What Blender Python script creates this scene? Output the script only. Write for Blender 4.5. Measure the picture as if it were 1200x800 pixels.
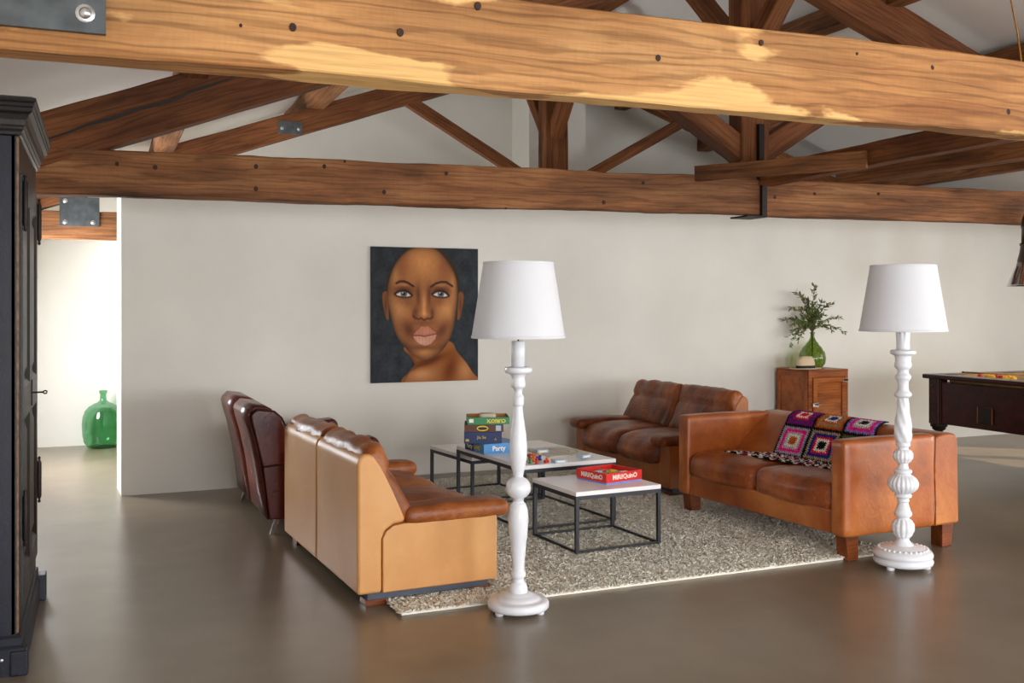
import bpy, bmesh, math, random
import numpy as np
from mathutils import Vector, Matrix, noise

random.seed(7)
rng = np.random.default_rng(7)
for o in list(bpy.data.objects):
    bpy.data.objects.remove(o, do_unlink=True)
S = bpy.context.scene
C = S.collection
PI = math.pi

# ------------------------------------------------------------------ camera
F, Y0, HC, YAW = 1190.0, 359.0, 1.5, math.radians(22)
cd = bpy.data.cameras.new('camera')
cd.sensor_width = 36
cd.lens = F / 1200 * 36
cd.shift_y = -(400 - Y0) / 1200
cd.clip_end = 100
cam = bpy.data.objects.new('camera', cd)
cam.location = (0, 0, HC)
cam.rotation_euler = (PI / 2, 0, -YAW)
C.objects.link(cam)
S.camera = cam

# ------------------------------------------------------------------ world, light, exposure
S.view_settings.view_transform = 'Standard'
S.view_settings.look = 'None'
S.view_settings.gamma = 1
S.view_settings.use_curve_mapping = False
S.view_settings.exposure = 0.0
w = bpy.data.worlds.new('sky')
S.world = w
w.use_nodes = True
w.node_tree.nodes['Background'].inputs[0].default_value = (0.75, 0.87, 1.0, 1)
w.node_tree.nodes['Background'].inputs[1].default_value = 1.2


def area(name, loc, target, sx, sy, power, col):
    l = bpy.data.lights.new(name, 'AREA')
    l.shape = 'RECTANGLE'
    l.size, l.size_y, l.energy, l.color = sx, sy, power, col
    o = bpy.data.objects.new(name, l)
    C.objects.link(o)
    o.location = loc
    d = Vector(target) - Vector(loc)
    o.rotation_euler = d.to_track_quat('-Z', 'Y').to_euler()
    return o


# daylight standing in the window openings of the walls behind and beside the camera
COOL, WARM = (0.93, 0.96, 1.0), (1.0, 0.86, 0.70)
for i, x in enumerate((1.5, 5.0, 8.5)):
    area('window_daylight_front_offscreen', (x, -3.9, 1.25), (x, 5, 1.1), 2.3, 2.1, (205, 235, 190)[i], COOL)
for i, y in enumerate((-1.2, 2.2, 5.2)):
    area('window_daylight_right_offscreen', (10.9, y, 1.25), (5, y, 1.1), 2.0, 2.1, (120, 130, 40)[i], (1.0, 0.95, 0.88))
area('window_daylight_left_offscreen', (-0.98, 9.9, 1.45), (2, 9.8, .5), 1.0, 1.2, 150, COOL)
sl = bpy.data.lights.new('sun_offscreen', 'SUN')
sl.energy, sl.angle, sl.color = 7.0, math.radians(1.0), (1.0, .80, .56)
so = bpy.data.objects.new('sun_offscreen', sl)
C.objects.link(so)
so.rotation_euler = Vector((-0.9, 0.75, -0.6)).to_track_quat('-Z', 'Y').to_euler()


# ------------------------------------------------------------------ small helpers
def px(x, y, z=0.0):
    """world point seen at photo pixel (x, y) on the horizontal plane at height z"""
    d = F * (HC - z) / (y - Y0)
    l = (x - 600) / F * d
    return Vector((d * math.sin(YAW) + l * math.cos(YAW), d * math.cos(YAW) - l * math.sin(YAW), z))


def link(name, me, mat=None, parent=None):
    o = bpy.data.objects.new(name, me)
    C.objects.link(o)
    if mat is not None and me is not None:
        me.materials.clear()
        me.materials.append(mat)
    if parent is not None:
        o.parent = parent
    return o


def tag(o, label, cat=None, group=None, kind=None):
    if label: o['label'] = label
    if cat: o['category'] = cat
    if group: o['group'] = group
    if kind: o['kind'] = kind
    return o


def thing(name, label, cat, loc=(0, 0, 0), rz=0, group=None):
    o = bpy.data.objects.new(name, None)
    o.empty_display_size = .1
    C.objects.link(o)
    o.location = loc
    o.rotation_euler = (0, 0, rz)
    return tag(o, label, cat, group)


def struct(o):
    o['kind'] = 'structure'
    return o


def copy_tree(o, parent=None):
    c = o.copy()
    C.objects.link(c)
    c.parent = parent
    for ch in [k for k in bpy.data.objects if k.parent == o]:
        copy_tree(ch, c)
    return c


def mesh(name, V, Fc, smooth=False):
    me = bpy.data.meshes.new(name)
    me.from_pydata([tuple(v) for v in V], [], Fc)
    me.validate()
    bm = bmesh.new()
    bm.from_mesh(me)
    bmesh.ops.recalc_face_normals(bm, faces=bm.faces)
    bm.to_mesh(me)
    bm.free()
    if smooth:
        for p in me.polygons: p.use_smooth = True
    return me


def bevel(o, wd=.008, seg=2):
    m = o.modifiers.new('bevel', 'BEVEL')
    m.width, m.segments, m.limit_method, m.angle_limit = wd, seg, 'ANGLE', math.radians(35)
    m.harden_normals = True
    for p in o.data.polygons: p.use_smooth = True
    return o


class MB:
    def __init__(s): s.V, s.F = [], []

    def add(s, V, Fc):
        n = len(s.V)
        s.V += [tuple(v) for v in V]
        s.F += [tuple(i + n for i in f) for f in Fc]
        return s

    def box(s, x0, x1, y0, y1, z0, z1):
        V = [(x, y, z) for z in (z0, z1) for y in (y0, y1) for x in (x0, x1)]
        return s.add(V, [(0, 2, 3, 1), (4, 5, 7, 6), (0, 1, 5, 4), (2, 6, 7, 3), (0, 4, 6, 2), (1, 3, 7, 5)])

    def prism(s, poly, y0, y1):
        n = len(poly)
        V = [(x, y0, z) for x, z in poly] + [(x, y1, z) for x, z in poly]
        Fc = [tuple(range(n)), tuple(range(2 * n - 1, n - 1, -1))] + [(i, (i + 1) % n, (i + 1) % n + n, i + n) for i in range(n)]
        return s.add(V, Fc)

    def prism_z(s, poly, z0, z1):
        n = len(poly)
        V = [(x, y, z0) for x, y in poly] + [(x, y, z1) for x, y in poly]
        Fc = [tuple(range(n)), tuple(range(2 * n - 1, n - 1, -1))] + [(i, (i + 1) % n, (i + 1) % n + n, i + n) for i in range(n)]
        return s.add(V, Fc)

    def lathe(s, prof, n=32, c=(0, 0), gad=None):
        V, Fc = [], []
        for k, (r, z) in enumerate(prof):
            for i in range(n):
                a = 2 * PI * i / n
                rr = r * (gad(a, z) if gad else 1)
                V.append((c[0] + rr * math.cos(a), c[1] + rr * math.sin(a), z))
        for k in range(len(prof) - 1):
            for i in range(n):
                j = (i + 1) % n
                Fc.append((k * n + i, k * n + j, (k + 1) * n + j, (k + 1) * n + i))
        if prof[0][0] > 1e-5: Fc.append(tuple(range(n - 1, -1, -1)))
        if prof[-1][0] > 1e-5: Fc.append(tuple((len(prof) - 1) * n + i for i in range(n)))
        return s.add(V, Fc)

    def tube(s, pts, r, n=8):
        pts = [Vector(p) for p in pts]
        rs = r if isinstance(r, (list, tuple)) else [r] * len(pts)
        V, Fc = [], []
        up = Vector((0, 0, 1))
        for k, p in enumerate(pts):
            t = (pts[min(k + 1, len(pts) - 1)] - pts[max(k - 1, 0)]).normalized()
            a = t.cross(up)
            if a.length < 1e-3: a = t.cross(Vector((1, 0, 0)))
            a.normalize()
            b = t.cross(a)
            for i in range(n):
                q = 2 * PI * i / n
                V.append(p + rs[k] * (math.cos(q) * a + math.sin(q) * b))
        for k in range(len(pts) - 1):
            for i in range(n):
                j = (i + 1) % n
                Fc.append((k * n + i, k * n + j, (k + 1) * n + j, (k + 1) * n + i))
        Fc += [tuple(range(n)), tuple((len(pts) - 1) * n + i for i in range(n - 1, -1, -1))]
        return s.add(V, Fc)

    def build(s, name, mat, parent=None, smooth=False, bev=None):
        o = link(name, mesh(name, s.V, s.F, smooth), mat, parent)
        if bev: bevel(o, bev, 3)
        return o


def box(name, mat, parent, x0, x1, y0, y1, z0, z1, bev=None):
    return MB().box(x0, x1, y0, y1, z0, z1).build(name, mat, parent, bev=bev)


def rbox(size, r, n=14, fn=None):
    """rounded box centred on the origin; fn(Vector) -> Vector reshapes it"""
    hx, hy, hz = [q / 2 for q in size]
    bm = bmesh.new()
    bmesh.ops.create_cube(bm, size=2)
    bmesh.ops.subdivide_edges(bm, edges=bm.edges[:], cuts=n - 1, use_grid_fill=True)
    h = Vector((hx, hy, hz))
    for v in bm.verts:
        p = Vector()
        for i in range(3):
            t = v.co[i]
            t = math.copysign(abs(math.sin(t * PI / 2)) ** .9, t)
            p[i] = t * h[i]
        q = Vector([max(-(h[i] - r), min(h[i] - r, p[i])) for i in range(3)])
        d = p - q
        if d.length > 1e-9: p = q + d.normalized() * r
        v.co = fn(p) if fn else p
    me = bpy.data.meshes.new('soft')
    bm.to_mesh(me)
    bm.free()
    for p in me.polygons: p.use_smooth = True
    return me


def soft(name, mat, parent, size, r, loc, ry=0, n=16, puff=(0, 0, 0), wr=0, seed=0, fn2=None):
    hx, hy, hz = [q / 2 for q in size]

    def fn(p):
        a, b, c = p.x / hx, p.y / hy, p.z / hz
        k = Vector((puff[0] * a * (1 - b * b) * (1 - c * c), puff[1] * b * (1 - a * a) * (1 - c * c), puff[2] * c * (1 - a * a) * (1 - b * b)))
        q = p + k
        if wr:
            s = Vector((seed, seed * 2.3, 0))
            e = noise.noise(Vector((p.x * 6, p.y * 9, p.z * 4)) + s) + .6 * noise.noise(Vector((p.x * 12, p.y * 22, p.z * 7)) + s)
            q = q + Vector((a, b * .3, c)) * wr * e
        return fn2(q, a, b, c) if fn2 else q
    o = link(name, rbox(size, r, n, fn), mat, parent)
    o.location = loc
    o.rotation_euler = (0, ry, 0)
    return o


# ------------------------------------------------------------------ materials
def lin(c):
    return tuple((q / 255 / 12.92) if q / 255 <= .04045 else ((q / 255 + .055) / 1.055) ** 2.4 for q in c)


def newmat(name):
    m = bpy.data.materials.new(name)
    m.use_nodes = True
    nt = m.node_tree
    return m, nt, nt.nodes['Principled BSDF']


def setc(sock, rgb): sock.default_value = (*lin(rgb), 1)


def plain(name, rgb, rough=.5, metal=0, coat=0, bump=0, bscale=60, var=0, vscale=3, spec=.5):
    m, nt, b = newmat(name)
    b.inputs['Roughness'].default_value = rough
    b.inputs['Metallic'].default_value = metal
    b.inputs['Coat Weight'].default_value = coat
    b.inputs['Specular IOR Level'].default_value = spec
    setc(b.inputs['Base Color'], rgb)
    tc = nt.nodes.new('ShaderNodeTexCoord')
    if var:
        n = nt.nodes.new('ShaderNodeTexNoise')
        n.inputs['Scale'].default_value = vscale
        n.inputs['Detail'].default_value = 6
        nt.links.new(tc.outputs['Object'], n.inputs['Vector'])
        r = nt.nodes.new('ShaderNodeValToRGB')
        e = r.color_ramp.elements
        e[0].position, e[1].position = .3, .7
        e[0].color = (*lin([max(0, q * (1 - var)) for q in rgb]), 1)
        e[1].color = (*lin([min(255, q * (1 + var * .6)) for q in rgb]), 1)
        nt.links.new(n.outputs['Fac'], r.inputs['Fac'])
        nt.links.new(r.outputs['Color'], b.inputs['Base Color'])
    if bump:
        n = nt.nodes.new('ShaderNodeTexNoise')
        n.inputs['Scale'].default_value = bscale
        n.inputs['Detail'].default_value = 5
        nt.links.new(tc.outputs['Object'], n.inputs['Vector'])
        bp = nt.nodes.new('ShaderNodeBump')
        bp.inputs['Strength'].default_value = bump
        bp.inputs['Distance'].default_value = .01
        nt.links.new(n.outputs['Fac'], bp.inputs['Height'])
        nt.links.new(bp.outputs['Normal'], b.inputs['Normal'])
    return m


def N(nt, kind, **kw):
    n = nt.nodes.new('ShaderNode' + kind)
    for k, v in kw.items():
        n.inputs[k.replace('_', ' ')].default_value = v
    return n


def ramp(nt, stops):
    r = nt.nodes.new('ShaderNodeValToRGB')
    e = r.color_ramp.elements
    while len(e) < len(stops): e.new(.5)
    for i, (p, c) in enumerate(stops):
        e[i].position = p
        e[i].color = (*lin(c), 1) if len(c) == 3 else c
    return r


def mixc(nt, fac, a, b, mode='MIX'):
    m = nt.nodes.new('ShaderNodeMix')
    m.data_type = 'RGBA'
    m.blend_type = mode
    for s, v in ((m.inputs[0], fac), (m.inputs[6], a), (m.inputs[7], b)):
        if isinstance(v, (int, float)): s.default_value = v
        elif isinstance(v, tuple): s.default_value = (*lin(v), 1)
        else: nt.links.new(v, s)
    return m.outputs[2]


def wood(name, dark, mid, light, patch=None, patch_amt=.62, rough=.7, saw=.25, gscale=1.0, bumpk=.35):
    m, nt, b = newmat(name)
    tc = N(nt, 'TexCoord')
    info = N(nt, 'ObjectInfo')
    off = N(nt, 'VectorMath')
    off.operation = 'ADD'
    cmb = N(nt, 'CombineXYZ')
    mul = N(nt, 'Math')
    mul.operation = 'MULTIPLY'
    mul.inputs[1].default_value = 40
    nt.links.new(info.outputs['Random'], mul.inputs[0])
    for i in range(3): nt.links.new(mul.outputs[0], cmb.inputs[i])
    nt.links.new(tc.outputs['Object'], off.inputs[0])
    nt.links.new(cmb.outputs[0], off.inputs[1])

    def noi(scale, sc, detail=6, dist=0):
        mp = N(nt, 'Mapping')
        mp.inputs['Scale'].default_value = sc
        nt.links.new(off.outputs[0], mp.inputs['Vector'])
        n = N(nt, 'TexNoise', Scale=scale, Detail=detail, Distortion=dist)
        nt.links.new(mp.outputs[0], n.inputs['Vector'])
        return n.outputs['Fac']
    g = gscale
    mpw = N(nt, 'Mapping')
    mpw.inputs['Scale'].default_value = (.10, 1, 1)
    nt.links.new(off.outputs[0], mpw.inputs['Vector'])
    wv = N(nt, 'TexWave', Scale=11.0 * g, Distortion=10.0, Detail=3.0, Detail_Scale=1.3)
    wv.wave_type, wv.rings_direction = 'RINGS', 'X'
    nt.links.new(mpw.outputs[0], wv.inputs['Vector'])
    grain = noi(5 * g, (.22, 1.3, 1.3), 8, .6)
    fine = noi(60 * g, (.05, 1.5, 1.5), 6, .2)
    sawn = noi(75 * g, (1.0, .12, .22), 4, .5)
    blot = noi(1.3 * g, (.6, 1.2, 1.2), 6, .5)
    r = ramp(nt, [(.3, dark), (.5, mid), (.72, light)])
    nt.links.new(grain, r.inputs['Fac'])
    rw = ramp(nt, [(.0, (176, 164, 150)), (.35, (255, 255, 255))])
    nt.links.new(wv.outputs['Fac'], rw.inputs['Fac'])
    col = mixc(nt, .55, r.outputs['Color'], rw.outputs['Color'], 'MULTIPLY')
    rf = ramp(nt, [(.35, (165, 160, 155)), (.6, (255, 255, 255))])
    nt.links.new(fine, rf.inputs['Fac'])
    col = mixc(nt, .38, col, rf.outputs['Color'], 'MULTIPLY')
    rs = ramp(nt, [(.38, (170, 160, 150)), (.58, (255, 255, 255))])
    nt.links.new(sawn, rs.inputs['Fac'])
    col = mixc(nt, saw, col, rs.outputs['Color'], 'MULTIPLY')
    rb = ramp(nt, [(.35, (150, 146, 142)), (.6, (255, 255, 255))])
    nt.links.new(blot, rb.inputs['Fac'])
    col = mixc(nt, .55, col, rb.outputs['Color'], 'MULTIPLY')
    if patch:
        # flaked pale patches that hug the upper and lower arris of the timber
        pn = noi(2.3, (.38, 1.0, 1.0), 7, .25)
        sep = N(nt, 'SeparateXYZ')
        nt.links.new(tc.outputs['Generated'], sep.inputs[0])
        d1 = N(nt, 'Math'); d1.operation = 'SUBTRACT'; d1.inputs[1].default_value = .5
        nt.links.new(sep.outputs[2], d1.inputs[0])
        d2 = N(nt, 'Math'); d2.operation = 'ABSOLUTE'
        nt.links.new(d1.outputs[0], d2.inputs[0])
        d3 = N(nt, 'Math'); d3.operation = 'MULTIPLY_ADD'; d3.inputs[1].default_value = .34
        nt.links.new(d2.outputs[0], d3.inputs[0])
        nt.links.new(pn, d3.inputs[2])
        rp = ramp(nt, [(patch_amt, (0, 0, 0)), (patch_amt + .02, (255, 255, 255))])
        nt.links.new(d3.outputs[0], rp.inputs['Fac'])
        col = mixc(nt, rp.outputs['Color'], col, mixc(nt, .35, patch, rf.outputs['Color'], 'MULTIPLY'))
    nt.links.new(col, b.inputs['Base Color'])
    b.inputs['Roughness'].default_value = rough
    b.inputs['Specular IOR Level'].default_value = .3
    bp = N(nt, 'Bump', Strength=bumpk, Distance=.012)
    ad = N(nt, 'Math'); ad.operation = 'ADD'
    nt.links.new(fine, ad.inputs[0]); nt.links.new(grain, ad.inputs[1])
    nt.links.new(ad.outputs[0], bp.inputs['Height'])
    nt.links.new(bp.outputs['Normal'], b.inputs['Normal'])
    return m


def leather(name, dark, mid, light, rough=.42, scale=2.2, crease=.35, coat=.1):
    m, nt, b = newmat(name)
    b.inputs['Specular IOR Level'].default_value = .36
    coat *= .4
    tc = N(nt, 'TexCoord')
    n1 = N(nt, 'TexNoise', Scale=scale, Detail=7, Distortion=.4)
    n2 = N(nt, 'TexNoise', Scale=scale * 9, Detail=6, Distortion=1.0)
    v = N(nt, 'TexVoronoi', Scale=150.0)
    for n in (n1, n2, v): nt.links.new(tc.outputs['Object'], n.inputs['Vector'])
    r = ramp(nt, [(.3, dark), (.5, mid), (.72, light)])
    mx = N(nt, 'Math'); mx.operation = 'MULTIPLY_ADD'; mx.inputs[1].default_value = .16
    sb = N(nt, 'Math'); sb.operation = 'SUBTRACT'; sb.inputs[1].default_value = .5
    nt.links.new(n2.outputs['Fac'], sb.inputs[0])
    nt.links.new(sb.outputs[0], mx.inputs[0])
    nt.links.new(n1.outputs['Fac'], mx.inputs[2])
    nt.links.new(mx.outputs[0], r.inputs['Fac'])
    nt.links.new(r.outputs['Color'], b.inputs['Base Color'])
    mr = N(nt, 'MapRange')
    mr.inputs[3].default_value, mr.inputs[4].default_value = max(.1, rough - .1), rough + .12
    nt.links.new(n2.outputs['Fac'], mr.inputs[0])
    nt.links.new(mr.outputs[0], b.inputs['Roughness'])
    b.inputs['Coat Weight'].default_value = coat
    b.inputs['Coat Roughness'].default_value = .3
    b1 = N(nt, 'Bump', Strength=.12, Distance=.002)
    nt.links.new(v.outputs['Distance'], b1.inputs['Height'])
    b2 = N(nt, 'Bump', Strength=crease, Distance=.012)
    nt.links.new(n2.outputs['Fac'], b2.inputs['Height'])
    nt.links.new(b1.outputs['Normal'], b2.inputs['Normal'])
    nt.links.new(b2.outputs['Normal'], b.inputs['Normal'])
    return m


def vcol(name, rough=.6, bump=0, bscale=100):
    m = plain(name, (128, 128, 128), rough, bump=bump, bscale=bscale, spec=.15)
    nt = m.node_tree
    a = nt.nodes.new('ShaderNodeVertexColor')
    a.layer_name = 'Col'
    nt.links.new(a.outputs['Color'], nt.nodes['Principled BSDF'].inputs['Base Color'])
    return m


def glass(name, rgb):
    """thin coloured glass wall: tinted transparency with a fresnel gloss"""
    m, nt, b = newmat(name)
    tr = N(nt, 'BsdfTransparent')
    setc(tr.inputs['Color'], rgb)
    gl = N(nt, 'BsdfGlossy', Roughness=.04)
    lw0 = N(nt, 'LayerWeight', Blend=.25)
    lw = N(nt, 'Math')
    lw.operation = 'MULTIPLY_ADD'
    lw.inputs[1].default_value, lw.inputs[2].default_value = .45, .04
    nt.links.new(lw0.outputs['Facing'], lw.inputs[0])
    mx = N(nt, 'MixShader')
    nt.links.new(lw.outputs[0], mx.inputs[0])
    nt.links.new(tr.outputs[0], mx.inputs[1])
    nt.links.new(gl.outputs[0], mx.inputs[2])
    nt.links.new(mx.outputs[0], nt.nodes['Material Output'].inputs['Surface'])
    return m


M = {}
M['wall'] = plain('painted_plaster', (234, 231, 222), .75, var=.03, vscale=1.2, bump=.04, bscale=25)
M['white_wall'] = M['wall']
M['ceiling'] = plain('white_ceiling_board', (236, 233, 229), .85, var=.03, vscale=.7)
M['oak_near'] = wood('pale_sawn_pine', (152, 98, 54), (188, 132, 78), (208, 156, 100), (230, 182, 116), .62, saw=.08)
M['oak_mid'] = wood('weathered_brown_pine', (104, 66, 38), (150, 98, 58), (176, 126, 82), None, saw=.08)
M['oak_dark'] = wood('dark_red_brown_pine', (92, 52, 26), (132, 78, 40), (158, 102, 58), None, saw=.05)
M['knot'] = plain('dark_knot', (54, 30, 17), .8, var=.3, vscale=60)
M['steel'] = plain('raw_steel_plate', (84, 88, 90), .45, .6, var=.18, vscale=14)
M['bolt'] = plain('zinc_bolt', (205, 205, 205), .3, .9)
M['iron'] = plain('black_wrought_iron', (40, 30, 26), .55, .5, var=.2, vscale=30)
M['navy'] = plain('navy_black_paint', (9, 14, 32), .45, var=.3, vscale=9, bump=.1, bscale=80)
M['blackbrown'] = plain('worn_black_paint', (25, 21, 19), .4, var=.35, vscale=12, bump=.12, bscale=90)
M['wornedge'] = plain('worn_wooden_edge', (120, 84, 56), .6, var=.4, vscale=25)
M['white_paint'] = plain('white_gloss_paint', (230, 231, 236), .38, coat=.2, bump=.05, bscale=120)
M['shade'] = plain('white_lampshade_cotton', (226, 227, 232), .9, bump=.08, bscale=400)
M['table_white'] = plain('white_laminate', (247, 246, 247), .24, spec=.5)
M['black_metal'] = plain('black_powder_coat', (36, 38, 44), .45)
M['chrome'] = plain('chrome', (220, 220, 222), .12, 1)
M['cabinet'] = wood('orange_varnished_wood', (160, 80, 30), (190, 104, 44), (206, 124, 60), None, rough=.32, saw=.05, gscale=1.6, bumpk=.08)
M['mahogany'] = wood('dark_mahogany', (44, 14, 12), (66, 22, 18), (82, 30, 22), None, rough=.28, saw=0, gscale=1.5, bumpk=.05)
M['legwood'] = wood('brown_leg_wood', (104, 50, 22), (140, 72, 34), (158, 86, 44), None, rough=.35, saw=0, gscale=2, bumpk=.08)
M['tan'] = leather('pale_tan_leather', (196, 138, 82), (212, 154, 94), (224, 170, 110), .42, 1.2, .05, .15)
M['tan_cush'] = leather('worn_brown_leather', (104, 48, 16), (146, 78, 32), (184, 116, 60), .36, 4, .4, .2)
M['brown_out'] = leather('orange_brown_leather', (110, 54, 16), (146, 78, 26), (170, 98, 38), .35, 2, .08, .2)
M['brown_cush'] = leather('dark_brown_leather', (80, 32, 8), (124, 58, 16), (166, 90, 34), .36, 4, .5, .2)
M['cognac'] = leather('cognac_leather', (128, 60, 20), (170, 90, 36), (202, 128, 66), .34, 2.2, .16, .6)
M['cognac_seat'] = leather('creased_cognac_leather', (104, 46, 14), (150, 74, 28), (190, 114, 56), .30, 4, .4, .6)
M['red'] = leather('oxblood_leather', (58, 14, 8), (92, 28, 14), (126, 50, 30), .3, 2, .12, .3)
M['piping'] = plain('black_piping', (18, 14, 14), .5)
M['plinth'] = plain('blue_grey_plinth', (70, 76, 88), .6)
M['paint'] = vcol('oil_paint', .55, .12, 160)
M['canvas_edge'] = plain('dark_canvas_edge', (28, 28, 30), .7)
M['wool'] = vcol('crochet_wool', .9)
M['pile'] = plain('cream_shag_wool', (255, 247, 233), .9, var=.06, vscale=40, spec=.1)
M['rug_base'] = plain('beige_rug_backing', (255, 246, 230), .95)
M['green_glass'] = glass('green_bottle_glass', (168, 216, 184))
M['olive_glass'] = glass('olive_green_glass', (168, 188, 118))
M['straw'] = plain('cream_straw', (222, 200, 164), .8, bump=.3, bscale=200)
M['band'] = plain('black_hat_ribbon', (22, 20, 22), .7)
M['leaf'] = plain('olive_leaf', (108, 122, 64), .55, var=.4, vscale=14)
M['stem'] = plain('olive_stem', (82, 74, 46), .7)
M['cloth'] = plain('tan_baize', (176, 142, 92), .95)
M['pale_wood'] = plain('pale_ash', (224, 196, 158), .4)
M['brass'] = plain('aged_brass', (176, 126, 60), .4, .8)
M['lampbrown'] = plain('brown_bakelite', (74, 52, 38), .35, .3)
for nm, c in dict(box_green=(22, 132, 74), box_brown=(92, 48, 28), box_navy=(20, 42, 92), box_sky=(78, 146, 206), box_red=(222, 44, 38), ink_yellow=(240, 206, 40), ink_white=(246, 240, 226), ink_gold=(196, 170, 70), ink_black=(20, 20, 20), card=(206, 196, 176), card_brown=(196, 140, 70), pale_blue=(176, 198, 220), blue_base=(110, 150, 220),
                  play_red=(214, 40, 36), play_blue=(30, 70, 170), play_green=(20, 120, 60), play_yellow=(244, 196, 30), play_orange=(236, 108, 30), ball_yellow=(246, 190, 30), ball_red=(200, 34, 30), board=(206, 198, 178), board_line=(128, 124, 116)).items():
    M[nm] = plain(nm, c, .4)


def floor_mat():
    m, nt, b = newmat('polished_concrete')
    b.inputs['Specular IOR Level'].default_value = .75
    tc = N(nt, 'TexCoord')
    n1 = N(nt, 'TexNoise', Scale=.6, Detail=4, Distortion=.0)
    n2 = N(nt, 'TexNoise', Scale=4.0, Detail=3, Distortion=.0)
    n3 = N(nt, 'TexNoise', Scale=1.8, Detail=5)
    for n in (n1, n2, n3): nt.links.new(tc.outputs['Object'], n.inputs['Vector'])
    r = ramp(nt, [(.25, (102, 88, 72)), (.5, (120, 106, 88)), (.75, (136, 122, 104))])
    ma = N(nt, 'Math'); ma.operation = 'MULTIPLY_ADD'; ma.inputs[1].default_value = .35
    mb = N(nt, 'Math'); mb.operation = 'SUBTRACT'; mb.inputs[1].default_value = .5
    nt.links.new(n2.outputs['Fac'], mb.inputs[0])
    nt.links.new(mb.outputs[0], ma.inputs[0])
    nt.links.new(n1.outputs['Fac'], ma.inputs[2])
    nt.links.new(ma.outputs[0], r.inputs['Fac'])
    nt.links.new(r.outputs['Color'], b.inputs['Base Color'])
    mr = N(nt, 'MapRange')
    mr.inputs[3].default_value, mr.inputs[4].default_value = .28, .32
    nt.links.new(n3.outputs['Fac'], mr.inputs[0])
    nt.links.new(mr.outputs[0], b.inputs['Roughness'])
    return m


M['floor'] = floor_mat()


# ------------------------------------------------------------------ room shell
XL, XR, YB, YF, RX = -1.0, 11.0, -4.0, 11.9, 4.93     # left/right wall, wall behind camera, far wall, ridge line


def zr(X): return 2.66 + .375 * (X if X <= RX else 2 * RX - X)        # centre line of the principal rafters


def zc(X): return zr(X) + .36


def wall_holes(u0, u1, z0, z1, holes):
    """cells (u0,u1,z0,z1) of a wall with rectangular openings cut out"""
    us = sorted({u0, u1, *[h[0] for h in holes], *[h[1] for h in holes]})
    zs = sorted({z0, z1, *[h[2] for h in holes], *[h[3] for h in holes]})
    for a, b in zip(us, us[1:]):
        for c, d in zip(zs, zs[1:]):
            mu, mz = (a + b) / 2, (c + d) / 2
            if not any(h[0] < mu < h[1] and h[2] < mz < h[3] for h in holes): yield a, b, c, d


struct(box('floor', M['floor'], None, XL - .3, XR + .3, YB - .3, YF + .3, -.2, 0))
m = MB()
for a, b, c, d in wall_holes(YB, YF, 0, zc(XL) + .02, [(9.4, 10.4, .8, 2.1)]): m.box(XL - .3, XL, a, b, c, d)
struct(m.build('wall_left', M['white_wall']))
m = MB()
for a, b, c, d in wall_holes(YB, YF, 0, zc(XR) + .02, [(y - 1, y + 1, .2, 2.3) for y in (-1.2, 2.2, 5.2)]): m.box(XR, XR + .3, a, b, c, d)
struct(m.build('wall_right', M['wall']))
m = MB()
for a, b, c, d in wall_holes(XL - .3, XR + .3, 0, 2.6, [(x - 1.15, x + 1.15, .2, 2.3) for x in (1.5, 5.0, 8.5)]): m.box(a, b, YB - .3, YB, c, d)
m.prism([(XL - .3, 2.6), (XR + .3, 2.6), (XR, zc(XR)), (RX, zc(RX)), (XL, zc(XL))], YB - .3, YB)
struct(m.build('wall_front', M['white_wall']))
struct(MB().prism([(XL - .3, 0), (XR + .3, 0), (XR + .3, zc(XR)), (RX, zc(RX)), (XL - .3, zc(XL))], YF, YF + .3).build('wall_far', M['white_wall']))
WY0, WS = 8.61, .03                                   # partition: front face Y = WY0 + WS * X


def wallY(X): return WY0 + WS * X


struct(MB().prism_z([(.143, wallY(.143)), (XR, wallY(XR)), (XR, wallY(XR) + .22), (.117, wallY(.117) + .4)], 0, 2.56).build('wall_back', M['wall']))
for nm, xa, xb in (('ceiling', XL - .3, RX), ('ceiling', RX, XR + .3)):
    struct(MB().prism([(xa, zc(xa)), (xb, zc(xb)), (xb, zc(xb) + .15), (xa, zc(xa) + .15)], YB - .3, YF + .3).build(nm, M['ceiling']))
col = MB().box(4.81, 5.57, 11.35, YF, 0, 4.75).build('chimney_breast', M['white_wall'])
tag(col, 'white plastered chimney breast rising behind the far king post', 'chimney', kind='structure')
for i, x in enumerate((1.5, 5.0, 8.5)):
    m = MB()
    for a in (x - 1.15, x - .03, x + 1.09): m.box(a, a + .06, YB - .18, YB - .12, .2, 2.3)
    for z in (.2, 2.24): m.box(x - 1.15, x + 1.15, YB - .18, YB - .12, z, z + .06)
    struct(m.build('window_%d' % (i + 1), M['black_metal']))
for i, y in enumerate((-1.2, 2.2, 5.2)):
    m = MB()
    for a in (y - 1, y - .03, y + .94): m.box(XR + .12, XR + .18, a, a + .06, .2, 2.3)
    for z in (.2, 2.24): m.box(XR + .12, XR + .18, y - 1, y + 1, z, z + .06)
    struct(m.build('window_%d' % (i + 4), M['black_metal']))


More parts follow.
